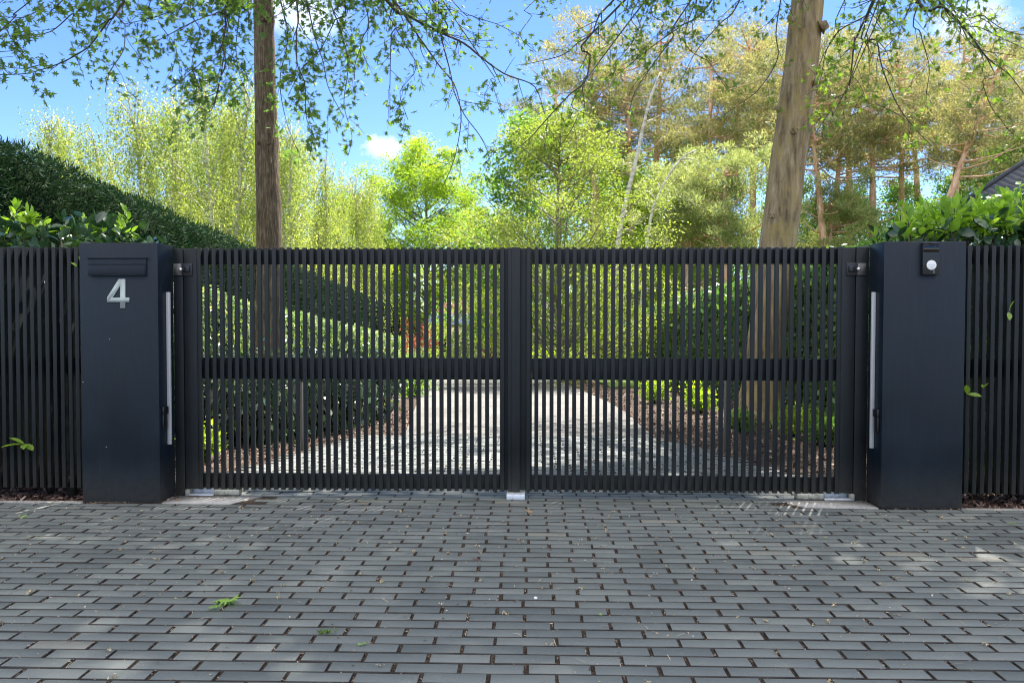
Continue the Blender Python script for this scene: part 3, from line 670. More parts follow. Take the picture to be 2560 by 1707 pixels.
def laurel(name_lab, x0, x1, y0, y1, topf, n_old, n_shoot, sprigs, shoot_fn=None):
    root = empty('laurel_shrub', ((x0+x1)/2, (y0+y1)/2, 0)); tag(root, name_lab, 'shrub')
    old = MB(); n = n_old
    x = rng.uniform(x0, x1, n); y = rng.uniform(y0, y1, n); h = topf(x); z = h*(.02+.98*rng.random(n)**.75)-.02
    d = rng.normal(size=(n, 3))*.8+np.array([0, -.35, .25])
    old.inst(LAURELT[0]*np.array([1.3, 1, 1]), LAURELT[1], np.stack([x, y, z], -1), frames(d, .8), rng.uniform(.09, .16, n), rng.random(n))
    st = MB()
    for k in range(int((x1-x0)*6)):
        xx = U(x0, x1); yy = U(y0+.1, y1-.1); hh = float(topf(np.array([xx]))[0])
        st.tube(resample([(xx, yy, -.1), (xx+U(-.1, .1), yy, hh*.5), (xx+U(-.2, .2), yy, hh*.9)], .3), [.012, .010, .007, .005][:4] if False else .008, 5)
    yg_ = MB()
    for k in range(n_shoot):
        xx = U(x0+.05, x1-.05); yy = U(y0+.03, y1-.05); hh = float(topf(np.array([xx]))[0])
        b = (xx, yy, hh-U(.10, .30)); t = (xx+rng.normal()*.08, yy+rng.normal()*.05-.02, hh+U(-.1, .16))
        shoots(yg_, st, b, t, random.randint(9, 15), U(.10, .15))
    for (px, py, Y, dirs) in sprigs:
        c_ = WY(px, py, Y)
        for (dx, dz, s) in dirs:
            dd = np.array([[dx, -.45, dz]]); yg_.inst(LAURELT[0]*np.array([1.25, 1, 1]), LAURELT[1], np.array([c_]), frames(dd, .2), [s], [.5+.4*random.random()])
        st.tube([c_+np.array([0, .25, -.1]), c_+np.array([0, .1, -.02]), c_], .003, 4)
    st.build('stems', BRANCH, root); old.build('foliage', LAUREL, root); yg_.build('young_shoots', LAURELY, root)
    return root
def top_l(x):
    px = 1280+F*(x/6.7)+40; return np.interp(x, [-7, -4.4, -3.9, -3.55, -3.2, -2.9], [2.28, 2.28, 2.34, 2.25, 2.12, 2.0])
laurel('broad leaved laurel shrub with bright shoots behind the left fence', -7.2, -3.38, .44, 1.35, top_l, 4000, 80,
       [(62, 1110, GY-.02, ((-1, -.05, .17), (-.7, .5, .12), (.25, -.1, .11), (.9, -.35, .12))), (178, 655, GY-.02, ((.8, -.5, .08),)), (198, 640, GY-.02, ((.4, -.8, .06),))])
def top_r(x): return np.interp(x, [2.75, 3.0, 3.6, 4.2, 7.5], [2.0, 2.20, 2.30, 2.32, 2.35])
laurel('dense laurel shrub with yellow green leaves behind the right fence', 3.08, 7.4, .44, 1.5, top_r, 4600, 230,
       [(2522, 780, GY-.02, ((.1, .9, .10), (-.2, -.6, .08))), (2418, 985, GY-.02, ((-.3, .9, .09), (.8, -.1, .10))), (2458, 970, GY-.02, ((.3, .6, .06), (-.4, .5, .05)))])
# ================================================================== HEDGES
def hedge(name, lab, path, h, th, n, m, tmpl, size, cat='hedge', jit=.05, top_sun=None, lean=None, hfun=None):
    """path: list of world xy (visible face line); thickness th to the outside (sign gives side)"""
    P = np.array([p[:2] for p in path]); root = empty(name, (P[0][0], P[0][1], float(gz(P[0][1])))); tag(root, lab, cat)
    seg = P[-1]-P[0]; L = np.linalg.norm(seg); t = seg/L; nrm = np.array([t[1], -t[0]])      # right side of direction
    s = 1 if th > 0 else -1; T_ = abs(th)
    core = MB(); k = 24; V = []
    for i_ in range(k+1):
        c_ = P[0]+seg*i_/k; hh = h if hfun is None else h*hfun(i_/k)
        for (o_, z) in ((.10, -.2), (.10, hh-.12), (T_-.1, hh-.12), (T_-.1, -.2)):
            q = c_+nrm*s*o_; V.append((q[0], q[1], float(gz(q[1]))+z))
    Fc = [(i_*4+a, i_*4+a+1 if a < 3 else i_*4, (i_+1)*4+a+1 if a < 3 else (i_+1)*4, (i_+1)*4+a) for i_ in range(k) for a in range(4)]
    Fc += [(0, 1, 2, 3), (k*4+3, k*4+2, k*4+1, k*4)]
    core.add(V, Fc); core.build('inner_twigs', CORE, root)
    lf = MB()
    # near part denser
    u = rng.random(n)**2.1; where = rng.random(n)
    hh = h if hfun is None else h*hfun(u)
    face = where < .70; topm = (where >= .70) & (where < .93); back = where >= .93
    off = np.where(face, 0, np.where(topm, rng.random(n)*T_, T_)); z = np.where(topm, hh, rng.random(n)*hh)
    lump = .05*np.sin(u*L*1.7+z*2)+.03*np.sin(u*L*5.1+z*4.3)+rng.normal(size=n)*jit
    off = off+np.where(face, -lump, np.where(back, lump, 0)); z = z+np.where(topm, lump*.8, 0)
    q = P[0]+seg*u[:, None]+nrm*s*off[:, None]
    pos = np.stack([q[:, 0], q[:, 1], gz(q[:, 1])+z], -1)
    on = np.where(face[:, None], np.array([-nrm[0]*s, -nrm[1]*s, .15]), np.where(topm[:, None], np.array([0, 0, 1.]), np.array([nrm[0]*s, nrm[1]*s, .1])))
    if lean == 'fuzzy':
        R_ = frames(on*.9+rng.normal(size=(n, 3))*.55+np.array([0, 0, .25]), 1.2)
    else:
        zdir = on+rng.normal(size=(n, 3))*.65; zdir /= np.linalg.norm(zdir, axis=1)[:, None]
        x = rng.normal(size=(n, 3)); x -= (x*zdir).sum(1)[:, None]*zdir; x /= np.linalg.norm(x, axis=1)[:, None]; R_ = np.stack([x, np.cross(zdir, x), zdir], -1)
    lf.inst(tmpl[0], tmpl[1], pos, R_, size*rng.uniform(.7, 1.35, n)*(1+u*1.1), rng.random(n)); lf.build('foliage', m, root)
    return root
def cl(a, b, d): return CW(a+b*d, d)
hedge('yew_hedge', 'tall dark clipped yew hedge receding behind the left side of the gate', [cl(-6.5, -.036, 8.0), cl(-6.5, -.036, 58)], 3.92, -1.6, 200000, YEW, NEED, .085, jit=.055, lean='fuzzy')
hedge('laurel_hedge', 'lower clipped hedge with pale tips in front of the tall dark hedge', [cl(-4.8, -.036, 11.5), cl(-4.8, -.036, 52)], 2.12, -.7, 42000, LOWH, DIAM, .075, jit=.05, hfun=lambda u: 1-.25*u)
hedge('broadleaf_hedge', 'dark glossy leafy hedge along the right side behind the thick trunk', [cl(4.95, .01, 7.6), cl(4.95, .01, 42)], 2.64, 1.6, 60000, IVY, DIAM, .10, jit=.09)
# ================================================================== TREES
def bark_wob(seed, amp=.04, knots=()):
    r_ = random.Random(seed); ph = [r_.uniform(0, 6) for _ in range(8)]
    def f(u, th, P):
        z = P[:, 2][:, None]
        v = 1+amp*np.sin(2*th+ph[0]+z*.5)+amp*.6*np.sin(3*th+ph[1]-z*.9)+amp*.35*np.sin(7*th+z*1.3+ph[2])+amp*.25*np.sin(z*5+ph[3]+th)
        for (zz, tt, a, wd) in knots:
            dth = np.angle(np.exp(1j*(th-tt))); g = np.exp(-((z-zz)/wd)**2-(dth/(wd*4.2))**2); g2 = np.exp(-((z-zz)/(wd*.45))**2-(dth/(wd*2.0))**2)
            v = v+a*g-a*.6*g2
        return v
    return f
def crown_leaves(mbx, centers, radii, per, tmpl, size, up=(0, 0, .6), squash=.75, jitter=1.0, fr='rand', keep=None):
    n = len(centers)*per; c_ = np.repeat(centers, per, 0); r_ = np.repeat(radii, per)
    d = rng.normal(size=(n, 3)); d /= np.linalg.norm(d, axis=1)[:, None]; rad = rng.random(n)**.45
    pos = c_+d*(r_*rad)[:, None]*np.array([1, 1, squash])
    R_ = rand_rot(n, up, jitter) if fr == 'rand' else frames(d*.6+rng.normal(size=(n, 3))*.5+np.array(up), 1.)
    s = size*rng.uniform(.7, 1.3, n); a = np.clip(np.repeat(rng.random(len(centers)), per)*.45+rng.random(n)*.55, 0, 1)
    if keep is not None:
        k = keep(pos); pos, R_, s, a = pos[k], R_[k], s[k], a[k]
    mbx.inst(tmpl[0], tmpl[1], pos, R_, s, a)
def out_of_frame(pos, m=25):
    px, py, z = project(pos); return (z < .2) | (py < -m) | (px < -150) | (px > 2710)
def branch_tree(name, lab, base, toppts, rad, bark, sides, knots, paths, crown, leafm, leaf_size, dens, sub_len, crown_n=14000, young=False, cr_size=.17, stubs=(), knots3=()):
    root = empty(name, base); tag(root, lab, 'tree')
    base = np.array(base); tp = resample([base+np.array([0, 0, -.25])]+[np.array(q) for q in toppts], .12)
    hgt = tp[:, 2]-base[2]
    R_ = rad*(1-.035*np.clip(hgt, 0, 14))*(1+.55*np.exp(-np.clip(hgt, 0, 9)/.28)); R_ = np.maximum(R_, .05)
    m_ = MB(); m_.tube(tp, R_, sides, wob=bark_wob(len(name)+int(rad*100), .05, knots))
    for (px, py, dep, dx, dz, ln, r0) in stubs:
        s0 = WD(px, py, dep); s1 = s0+np.array([dx*ln, -.3*ln, dz*ln]); m_.tube([s0-(s1-s0)*.6, s0, s1], [r0*1.5, r0, r0*.75], 9)
    m_.build('trunk', bark, root, smooth_=True)
    for (px, py, dep, sz) in knots3:
        c_ = WD(px, py, dep); th = np.linspace(0, 2*PI, 17); kb = MB()
        kb.tube(np.stack([c_[0]+sz*np.cos(th), c_[1]+.25*sz*np.cos(th)**2, c_[2]+sz*.85*np.sin(th)], -1), sz*.33*(1+.25*np.sin(th*2)), 7)
        kb.tube([c_+np.array([0, .10, 0]), c_+np.array([0, .0, 0]), c_+np.array([0, -.2*sz, 0])], [sz*.8, sz*.7, sz*.25], 10)
        kb.build('knot', bark, root, smooth_=True)
    br = MB(); lv = MB()
    pos_all = []; dir_all = []
    for (pts, d0, d1, r0, dn) in paths:
        n = len(pts); W3 = [WD(px, py, d0+(d1-d0)*k/(n-1)) for k, (px, py) in enumerate(pts)]
        # join to the trunk above the frame
        zt = max(W3[0][2]+1.2+U(0, 1.6), 7.9+U(0, 1.5)); kk = int(np.argmin(np.abs(tp[:, 2]-zt))); st = tp[kk]
        mid = (st+W3[0])/2+np.array([0, 0, .75]); 
        full = resample([st, mid]+W3, .09); r = np.linspace(r0*1.9, .0035, len(full)); br.tube(full, r, 6)
        i0 = int(np.argmin(np.linalg.norm(full-W3[0], axis=1)))
        L = len(full); side = 1
        for i_ in range(i0//2, L-1, 2):
            if random.random() > .80: continue
            tdir = full[min(L-1, i_+1)]-full[i_]; tdir /= np.linalg.norm(tdir)+1e-9; side = -side
            ax = np.cross(tdir, np.array([0, 1., 0])); ax /= np.linalg.norm(ax)+1e-9
            frac = 1-(i_-i0*.5)/(L-i0*.5)
            ln = sub_len*U(.35, 1.15)*(.45+.75*frac)
            sd = tdir*U(.5, 1)+ax*side*U(.35, .9)+rng.normal(size=3)*.25+np.array([0, 0, -.28])
            sd /= np.linalg.norm(sd); m = max(4, int(ln/.07)); q = [full[i_]]
            for k in range(m):
                sd = sd+rng.normal(size=3)*.12+np.array([0, 0, -.035]); sd /= np.linalg.norm(sd); q.append(q[-1]+sd*ln/m)
            q = np.array(q); br.tube(q, np.linspace(min(.008, r[i_]*.6), .0022, len(q)), 4, cap=False)
            for k in range(1, len(q)):
                nn = rng.poisson(dn*dens*(ln/m)/.07)
                for _ in range(nn): pos_all.append(q[k]+rng.normal(size=3)*.055); dir_all.append(sd*.6+rng.normal(size=3)*.8+np.array([0, 0, -.25]))
                if random.random() < .16:
                    e = sd*.5+rng.normal(size=3)*.6; e = e/np.linalg.norm(e)*U(.12, .3); qq = np.array([q[k], q[k]+e*.5+np.array([0, 0, -.01]), q[k]+e]); br.tube(qq, [.003, .0025, .0018], 3, cap=False)
                    for _ in range(rng.poisson(3.6*dn*dens)): pos_all.append(q[k]+e*U(.3, 1.1)+rng.normal(size=3)*.05); dir_all.append(e*2+rng.normal(size=3)*.6)
    pos = np.array(pos_all); dr = np.array(dir_all)
    lv.inst(STAR[0], STAR[1], pos, frames(dr, .55), leaf_size*rng.uniform(.65, 1.25, len(pos)), rng.random(len(pos)))
    lm = MB()
    # the crown above
    (cx, cy_, cz), (ra, rb, rc) = crown
    nc = 70; cc = rng.normal(size=(nc, 3)); cc /= np.linalg.norm(cc, axis=1)[:, None]; cc = np.array([cx, cy_, cz])+cc*(rng.random(nc)**.4)[:, None]*np.array([ra, rb, rc])
    for c_ in cc[::2]:
        kk = int(np.argmin(np.abs(tp[:, 2]-(c_[2]-1.5)))); 
        full = resample([tp[kk], (tp[kk]+c_)/2+np.array([0, 0, .2]), c_], .3)
        ok = out_of_frame(full, 60)
        if ok.all(): lm.tube(full, np.linspace(.055, .012, len(full)), 6)
    crown_leaves(lv, cc, rng.uniform(1.0, 2.3, nc), crown_n//nc, STAR, cr_size, (0, 0, .8), .6, 1., keep=lambda p_: out_of_frame(p_, 10))
    br.build('branches', BRANCH, root, smooth_=True)
    if lm.v: lm.build('limbs', BRANCH, root, smooth_=True)
    lv.build('foliage', leafm, root)
    print(name, 'leaves', len(pos)); return root
# depth of the two visible trunks
LDEP, RDEP = 13.0, 13.2
def tb(px, py, dep): return WD(px, py, dep)
lb_ = CW((669-1280)/F*LDEP, LDEP); 
lt = [tb(672, 620, LDEP), tb(667, 400, LDEP), tb(664, 200, LDEP), tb(659, 0, LDEP), tb(652, -250, LDEP), tb(655, -600, LDEP), tb(650, -900, LDEP)]
B = [
 ([(311, 0), (273, 50), (236, 101), (210, 126), (147, 160), (63, 185), (0, 187), (-60, 200)], 8.6, 7.4, .020, 1.5),
 ([(311, 0), (313, 63), (309, 126), (286, 160), (269, 198), (263, 232)], 8.6, 8.0, .013, 1.5),
 ([(219, 0), (181, 34), (126, 80), (67, 88), (0, 92)], 8.2, 7.2, .012, 1.9),
 ([(80, 0), (42, 38), (0, 80), (-40, 110)], 7.6, 7.0, .010, 2.0),
 ([(170, -10), (130, 10), (80, 35), (20, 60)], 7.8, 7.2, .008, 2.2),
 ([(568, 0), (564, 63), (556, 110), (564, 156), (547, 210), (535, 270)], 9.5, 8.6, .020, 1.8),
 ([(568, 0), (547, 30), (492, 51), (404, 97), (360, 120)], 9.5, 8.6, .014, 2.2),
 ([(463, 0), (425, 30), (349, 53), (311, 60)], 9.0, 8.6, .010, 2.4),
 ([(556, 110), (505, 156), (450, 205), (421, 227)], 9.2, 8.4, .010, 2.4),
 ([(543, 236), (497, 270), (467, 311)], 9.0, 8.4, .008, 1.8),
 ([(600, 20), (590, 120), (600, 190), (620, 240)], 9.8, 9.4, .010, 2.0),
 ([(380, -10), (400, 60), (440, 120), (430, 180)], 9.4, 8.8, .008, 2.6),
 ([(480, -10), (500, 80), (480, 160), (500, 220)], 9.4, 8.9, .008, 2.4),
 ([(741, 0), (741, 84), (743, 160), (762, 210), (766, 295), (791, 354)], 9.6, 8.7, .015, 1.9),
 ([(766, 0), (787, 93), (808, 156), (821, 219), (860, 295)], 9.6, 8.7, .013, 1.9),
 ([(860, 0), (838, 50), (800, 126), (758, 168), (720, 240)], 9.6, 9.0, .013, 2.3),
 ([(700, -10), (720, 90), (700, 200), (715, 300), (745, 380)], 10, 9.3, .010, 2.1),
 ([(820, -10), (850, 70), (870, 160), (860, 260), (880, 340), (870, 390)], 9.8, 9.0, .010, 1.9),
 ([(966, 0), (1017, 38), (1093, 78), (1160, 109), (1202, 143), (1261, 185), (1324, 208), (1345, 231), (1362, 286)], 9.6, 8.2, .030, .8),
 ([(996, 17), (1050, 97), (1101, 168), (1135, 210), (1151, 269), (1151, 320), (1135, 400), (1109, 463)], 9.4, 8.4, .017, .7),
 ([(1097, 25), (1101, 84), (1126, 181), (1135, 227), (1160, 286), (1198, 337), (1219, 379), (1227, 412)], 9.3, 8.4, .016, .8),
 ([(1202, 143), (1227, 198), (1244, 253), (1261, 295)], 8.9, 8.4, .009, .8),
 ([(1042, 0), (1093, 63), (1126, 88), (1200, 110)], 9.4, 9.0, .011, 1.3),
 ([(909, 0), (905, 101), (886, 168), (886, 227), (850, 250)], 9.4, 8.9, .014, 1.7),
 ([(996, 25), (979, 84), (975, 210), (975, 295)], 9.3, 8.7, .012, 1.9),
 ([(1120, -10), (1180, 40), (1240, 60), (1300, 90)], 9.2, 8.8, .010, 1.2),
 ([(1000, 90), (1040, 170), (1000, 230), (1020, 300)], 9.2, 8.8, .008, 1.6),
]
branch_tree('oak_tree', 'oak with rough brown trunk behind the left gate leaf, its star shaped leaves overhanging', lb_, lt, .222, BARK_L, 36,
            [(float(tb(680, 50, LDEP)[2]), 4.4, .28, .09), (float(tb(640, 350, LDEP)[2]), 3.9, .2, .06), (float(tb(668, 355, LDEP)[2]), 4.9, .2, .06), (3.2, 5.2, .14, .08), (float(tb(690, 265, LDEP)[2]), 5.9, .12, .12)],
            B, ((-2.0, 6.0, 13.2), (4.8, 2.6, 1.1)), OAKLEAF, .088, 1.3, .6, 11500, knots3=((661, 45, 12.80, .055), (646, 357, 12.82, .032), (672, 358, 12.82, .030), (640, 303, 12.85, .022)))
rb_ = CW((1896-1280)/F*RDEP, RDEP)
rt = [tb(1915, 850, RDEP), tb(1946, 610, RDEP), tb(1972, 400, RDEP), tb(1998, 200, RDEP), tb(2018, 0, RDEP), tb(2040, -250, RDEP), tb(2045, -600, RDEP), tb(2050, -900, RDEP)]
Rp = [
 ([(1535, 0), (1497, 42), (1480, 84), (1442, 109), (1404, 139), (1303, 164)], 10, 9, .022, .8),
 ([(1480, 84), (1476, 139), (1463, 202), (1421, 240), (1370, 295), (1311, 358), (1231, 412)], 9.8, 8.6, .016, .6),
 ([(1463, 202), (1446, 286), (1413, 349), (1366, 400)], 9.6, 8.9, .010, .6),
 ([(1700, 42), (1682, 93), (1640, 151), (1589, 227), (1572, 286)], 10.4, 9.4, .013, .7),
 ([(1598, 0), (1593, 84), (1530, 168)], 10.2, 9.8, .009, .9),
 ([(1780, 0), (1700, 67), (1640, 110), (1540, 190)], 11, 9.8, .015, .8),
 ([(1717, 63), (1776, 160), (1814, 219)], 10.4, 10, .009, .8),
 ([(1850, 0), (1800, 60), (1740, 130), (1700, 210)], 11.2, 10.2, .012, .9),
 ([(1952, 0), (1940, 84), (1944, 147), (1900, 220), (1850, 260), (1790, 300)], 11.6, 10.8, .010, .9),
 ([(2289, 0), (2357, 17), (2415, 76), (2470, 147), (2521, 185), (2560, 236)], 10.2, 9.2, .034, .8),
 ([(2357, 17), (2457, 72), (2560, 122)], 10.1, 9.3, .018, 1.1),
 ([(2470, 151), (2457, 202), (2479, 269), (2521, 324)], 9.6, 9.1, .010, .7),
 ([(1350, -10), (1330, 40), (1300, 90), (1340, 130)], 9.8, 9.4, .009, 1.2),
 ([(1640, -10), (1660, 60), (1620, 110), (1580, 160)], 10.4, 10, .008, 1.1),
]
branch_tree('oak_tree', 'thick leaning trunked oak with smooth olive bark behind the right gate leaf', rb_, rt, .335, BARK_R, 44,
            [(float(tb(1988, 327, RDEP)[2]), 4.6, .18, .10), (float(tb(2060, 70, RDEP)[2]), .0, .34, .12), (float(tb(2048, 170, RDEP)[2]), 5.9, .25, .1), (2.2, 4.1, .12, .07), (float(tb(1950, 280, RDEP)[2]), 3.2, .14, .07)],
            Rp, ((5.8, 11.6, 12.6), (4.0, 3.0, 1.3)), OAKYOUNG, .082, 1.6, .6, 6500,
            stubs=((1944, 272, 12.95, -1, .3, .06, .045), (2046, 206, 12.95, 1, .1, .12, .035), (2058, 66, 13.0, .8, .4, .08, .09), (1978, 48, 12.9, -.8, .3, .08, .05)), knots3=((1988, 327, 12.93, .060), (1931, 538, 12.92, .045)))
# neighbour oaks just outside the frame whose boughs reach in
Dp = [
 ([(2188, 0), (2167, 38), (2100, 76), (2066, 126), (2054, 189), (2041, 231)], 9.4, 9.0, .018, .7),
 ([(2167, 38), (2138, 97), (2129, 168), (2115, 231), (2041, 257)], 9.3, 8.9, .024, .8),
 ([(2167, 46), (2192, 101), (2205, 168), (2243, 261), (2289, 324), (2331, 366)], 9.3, 8.4, .014, .7),
 ([(2281, 0), (2247, 80), (2205, 130)], 9.2, 9, .011, .8),
 ([(2298, 0), (2302, 84), (2323, 168), (2315, 236)], 9.2, 8.8, .010, .9),
 ([(2112, 0), (2096, 76), (2058, 139), (2030, 220)], 9.4, 9.2, .010, .8),
 ([(2112, 231), (2079, 274), (2037, 337)], 9, 8.8, .008, .6),
 ([(2115, 231), (2190, 260), (2250, 290), (2290, 320)], 9, 8.7, .009, .9),
 ([(2420, -10), (2460, 40), (2520, 80), (2580, 90)], 8.8, 8.2, .011, 1.7),
 ([(2360, -10), (2400, 60), (2440, 120), (2540, 140)], 8.8, 8.4, .009, 1.4),
]
def upright(x, y): z0 = float(gz(y)); return (x, y, z0), [(x, y, 3), (x-.1, y, 6), (x-.2, y-.1, 9), (x-.1, y+.6, 12.5)]
b_, t_ = upright(6.3, 2.8)
branch_tree('oak_tree', 'neighbouring oak whose dark bare boughs hang in front of the pines at top right', b_, t_, .24, BARK_L, 24, [], Dp,
            ((4.6, 6.0, 13.2), (5.2, 2.7, 1.1)), OAKYOUNG, .08, 1.7, .55, 21500)
Ep = [([(-60, 150), (0, 165), (60, 172), (110, 160)], 7.4, 7.6, .008, 1.8), ([(-80, 20), (-20, 40), (60, 45)], 7.2, 7.6, .008, 2.0), ([(-80, 90), (0, 130), (50, 120)], 7.2, 7.6, .006, 2.0)]
b_, t_ = upright(-7.6, 2.6)
branch_tree('oak_tree', 'neighbouring oak whose leafy twig tips reach in at the top left corner', b_, t_, .22, BARK_L, 24, [], Ep,
            ((-6.4, 5.0, 12.6), (3.2, 2.4, 1.2)), OAKLEAF, .088, 1.2, .45, 9000)
# ------------------------------------------------------------------ background trees
def proto(kind, seed, H, cr, per_total, leafm, bark, size, tmpl):
    """a tree at the origin: returns list of child objects (trunk, crown)"""
    global rng
    random.seed(seed); rng = np.random.default_rng(seed)
    root = empty(kind); tr = MB(); lv = MB()
    lean = np.array([rng.normal()*.03, rng.normal()*.03])
    if kind == 'pine_tree':
        P = np.array([(lean[0]*z+.12*math.sin(z*.35+seed), lean[1]*z, z) for z in np.linspace(-.5, H*.96, 26)]); R_ = np.linspace(.30, .06, 26)
        tr.tube(P, R_, 12, wob=bark_wob(seed, .06))
        cs = []
        for k in range(34):
            z = H*(.63+.35*random.random()); rad = cr*(1.05-((z/H-.72)/.34)**2*.7)*U(.45, 1.0); th = U(0, 2*PI)
            b = np.array([np.interp(z-1, P[:, 2], P[:, 0]), np.interp(z-1, P[:, 2], P[:, 1]), z-U(.3, 1.1)]); e = np.array([b[0]+rad*math.cos(th), b[1]+rad*math.sin(th), z])
            mid = (b+e)/2+np.array([rng.normal()*.2, rng.normal()*.2, -.25]); tr.tube(resample([b, mid, e], .35), np.linspace(.06, .018, len(resample([b, mid, e], .35))), 5)
            cs.append(e); cs.append(e+rng.normal(size=3)*.7); 
            if random.random() < .6: cs.append(mid+np.array([0, 0, .35])+rng.normal(size=3)*.3)
        for k in range(6):                                              # dead snags below the crown
            z = H*U(.25, .5); th = U(0, 6.3); b = np.array([np.interp(z, P[:, 2], P[:, 0]), np.interp(z, P[:, 2], P[:, 1]), z]); ln = U(.6, 2.2)
            tr.tube(resample([b, b+np.array([math.cos(th)*ln*.5, math.sin(th)*ln*.5, -.1]), b+np.array([math.cos(th)*ln, math.sin(th)*ln, U(-.3, .4)])], .3), .025, 4)
        cs = np.array(cs); cs = np.concatenate([cs, cs+rng.normal(size=cs.shape)*np.array([.8, .8, .4])]); crown_leaves(lv, cs, rng.uniform(.28, .75, len(cs)), per_total//len(cs), tmpl, size, (0, 0, .5), .55, fr='dir')
    elif kind == 'birch_tree':
        nst = 2
        cs = []
        for s_ in range(nst):
            l2 = rng.normal(size=2)*.06; P = np.array([(s_*.4+l2[0]*z+.1*math.sin(z*.5+s_), l2[1]*z, z) for z in np.linspace(-.5, H*.86, 20)]); tr.tube(P, np.linspace(.17, .03, 20), 8)
            for k in range(30):
                z = H*(.22+.76*random.random()); rad = cr*(1-.75*max(0, z/H-.35)/.65)*U(.2, 1); th = U(0, 6.3)
                b = np.array([np.interp(z-1.2, P[:, 2], P[:, 0]), np.interp(z-1.2, P[:, 2], P[:, 1]), max(.3, z-U(.8, 2.2))]); e = np.array([b[0]+rad*math.cos(th), b[1]+rad*math.sin(th), z])
                tr.tube(resample([b, (b+e)/2+np.array([0, 0, .3]), e], .5), .028, 4); cs.append(e); cs.append((b+e)/2+rng.normal(size=3)*.4)
        cs = np.array(cs)
        n = per_total; idx = rng.integers(0, len(cs), n); streams = rng.integers(0, 8, n)
        so_ = rng.normal(size=(len(cs)*8, 3))*np.array([.55, .55, .3]); o_ = so_[idx*8+streams]
        drop = rng.random(n)*1.9; pos = cs[idx]+o_+rng.normal(size=(n, 3))*.09; pos[:, 2] -= drop
        ra_ = np.clip(rng.random(len(cs))[idx]*.5+rng.random(n)*.5, 0, 1)
        lv.inst(tmpl[0], tmpl[1], pos, frames(rng.normal(size=(n, 3))*.5+np.array([0, 0, -.8]), 1.5), size*rng.uniform(.7, 1.3, n), ra_)
    else:                                                               # round broadleaf
        P = np.array([(.06*math.sin(z*.6+seed), .05*math.cos(z*.5), z) for z in np.linspace(-.4, H*.93, 22)]); tr.tube(P, np.linspace(.14, .02, 22), 10, wob=bark_wob(seed, .05))
        cs = []
        for k in range(150):
            t_ = random.random()**1.15; z = H*(.06+.92*t_); prof = math.sin(min(1, (1-(z/H))*1.25+.08)*PI*.52); rad = cr*prof*U(.35, 1.0); th = U(0, 6.3)
            zb = max(.5, z-rad*U(.5, .9)); b = np.array([np.interp(zb, P[:, 2], P[:, 0]), 0, zb]); e = np.array([rad*math.cos(th), rad*math.sin(th), z])
            Q = resample([b, b*.45+e*.55+np.array([0, 0, -.15]), e], .35); tr.tube(Q, np.linspace(.035, .008, len(Q)), 5); cs.append(e)
            cs.append(b*.35+e*.65+rng.normal(size=3)*.25)
        cs = np.array(cs); crown_leaves(lv, cs, rng.uniform(.4, 1.0, len(cs)), per_total//len(cs), tmpl, size, (0, 0, 1.0), .75, 1)
    a = tr.build('trunk', bark, root, smooth_=True); b = lv.build('crown', leafm, root)
    return root
def copy_tree(root):
    r = root.copy(); C.objects.link(r)
    for ch in root.children:
        c_ = ch.copy(); C.objects.link(c_); c_.parent = r
    return r
used = {}
def put(pro, px, dep, lab, group, s=1., rz=0., tilt=(0, 0), top=None, H=None, ident='pine tree'):
    """stand a tree so that its foot is at image column px; top = image row of its tip"""
    o = pro if id(pro) not in used else copy_tree(pro); used[id(pro)] = 1
    b = CW((px-1280)/F*dep, dep); o.location = tuple(b)
    if top is not None: s = (EYE+(801.8-top)/F*dep-b[2])/H
    o.scale = (s, s, s); o.rotation_euler = (tilt[0], tilt[1], rz)
    tag(o, lab, ident, group); return o
HP, HB, HM = 19., 14., 10.
pA = [proto('pine_tree', 11, HP, 3.3, 21000, PINEL, BARK_P, .19, NEED), proto('pine_tree', 12, HP, 2.9, 18000, PINEL, BARK_P, .19, NEED), proto('pine_tree', 13, HP, 3.7, 24000, PINEL, BARK_P, .19, NEED)]
PG = 'tall pines in the wood beyond the gate'
pines = [
 (1392, 62, 150, 'pine rising furthest left of the pines, beside the open sky', 0, .0), (1500, 52, 35, 'tall pine standing behind the pale leaning birch trunk', 1, .0),
 (1590, 47, 90, 'pine with an orange trunk left of the pale leaning birch', 2, .03), (1625, 54, 60, 'slim pine with red trunk just right of the pale leaning birch', 1, .0),
 (1752, 46, 110, 'pine with short visible orange trunk just left of the thick oak', 0, .0), (1775, 56, 90, 'dark trunked pine left of the upper thick oak trunk', 2, .02),
 (1893, 50, 70, 'pine half hidden behind the thick leaning oak trunk', 1, 0), (2030, 44, 130, 'pine with leaning slim trunk right beside the thick oak', 0, .13),
 (2092, 42, 90, 'straight pine with pale orange trunk right of the thick oak', 2, .01), (2110, 56, 60, 'pine with dark upper trunk behind the straight pale one', 1, 0),
 (2178, 43, 80, 'pine with twisted orange trunk left of the big leaning pine', 0, .03), (2218, 39, 95, 'big pale trunked pine leaning strongly to the right', 2, .24),
 (2272, 47, 110, 'dark red pine trunk crossing close beside the big leaning pine', 1, .06), (2358, 46, 80, 'pine with red brown trunk above the laurel, left of the roof', 0, .05),
 (2408, 50, 110, 'slim pine standing nearest the left end of the tiled roof', 1, .06), (2480, 58, 150, 'pine behind the dark tiled roof', 2, 0), (2560, 52, 190, 'pine at the right edge of the view above the roof', 0, 0),
 (2330, 64, 95, 'distant pine between the leaning pine and the roof', 2, 0), (1960, 60, 85, 'distant pine filling the gap behind the thick oak', 2, 0)]
for k, (px, dep, top, lab, v, tl) in enumerate(pines): put(pA[v], px, dep, lab, PG, rz=k*1.3 if tl < .1 else 0., tilt=(0, tl), top=top, H=HP)
pY = proto('pine_tree', 15, 11., 3.0, 26000, PINEG, BARK_P, .22, NEED)
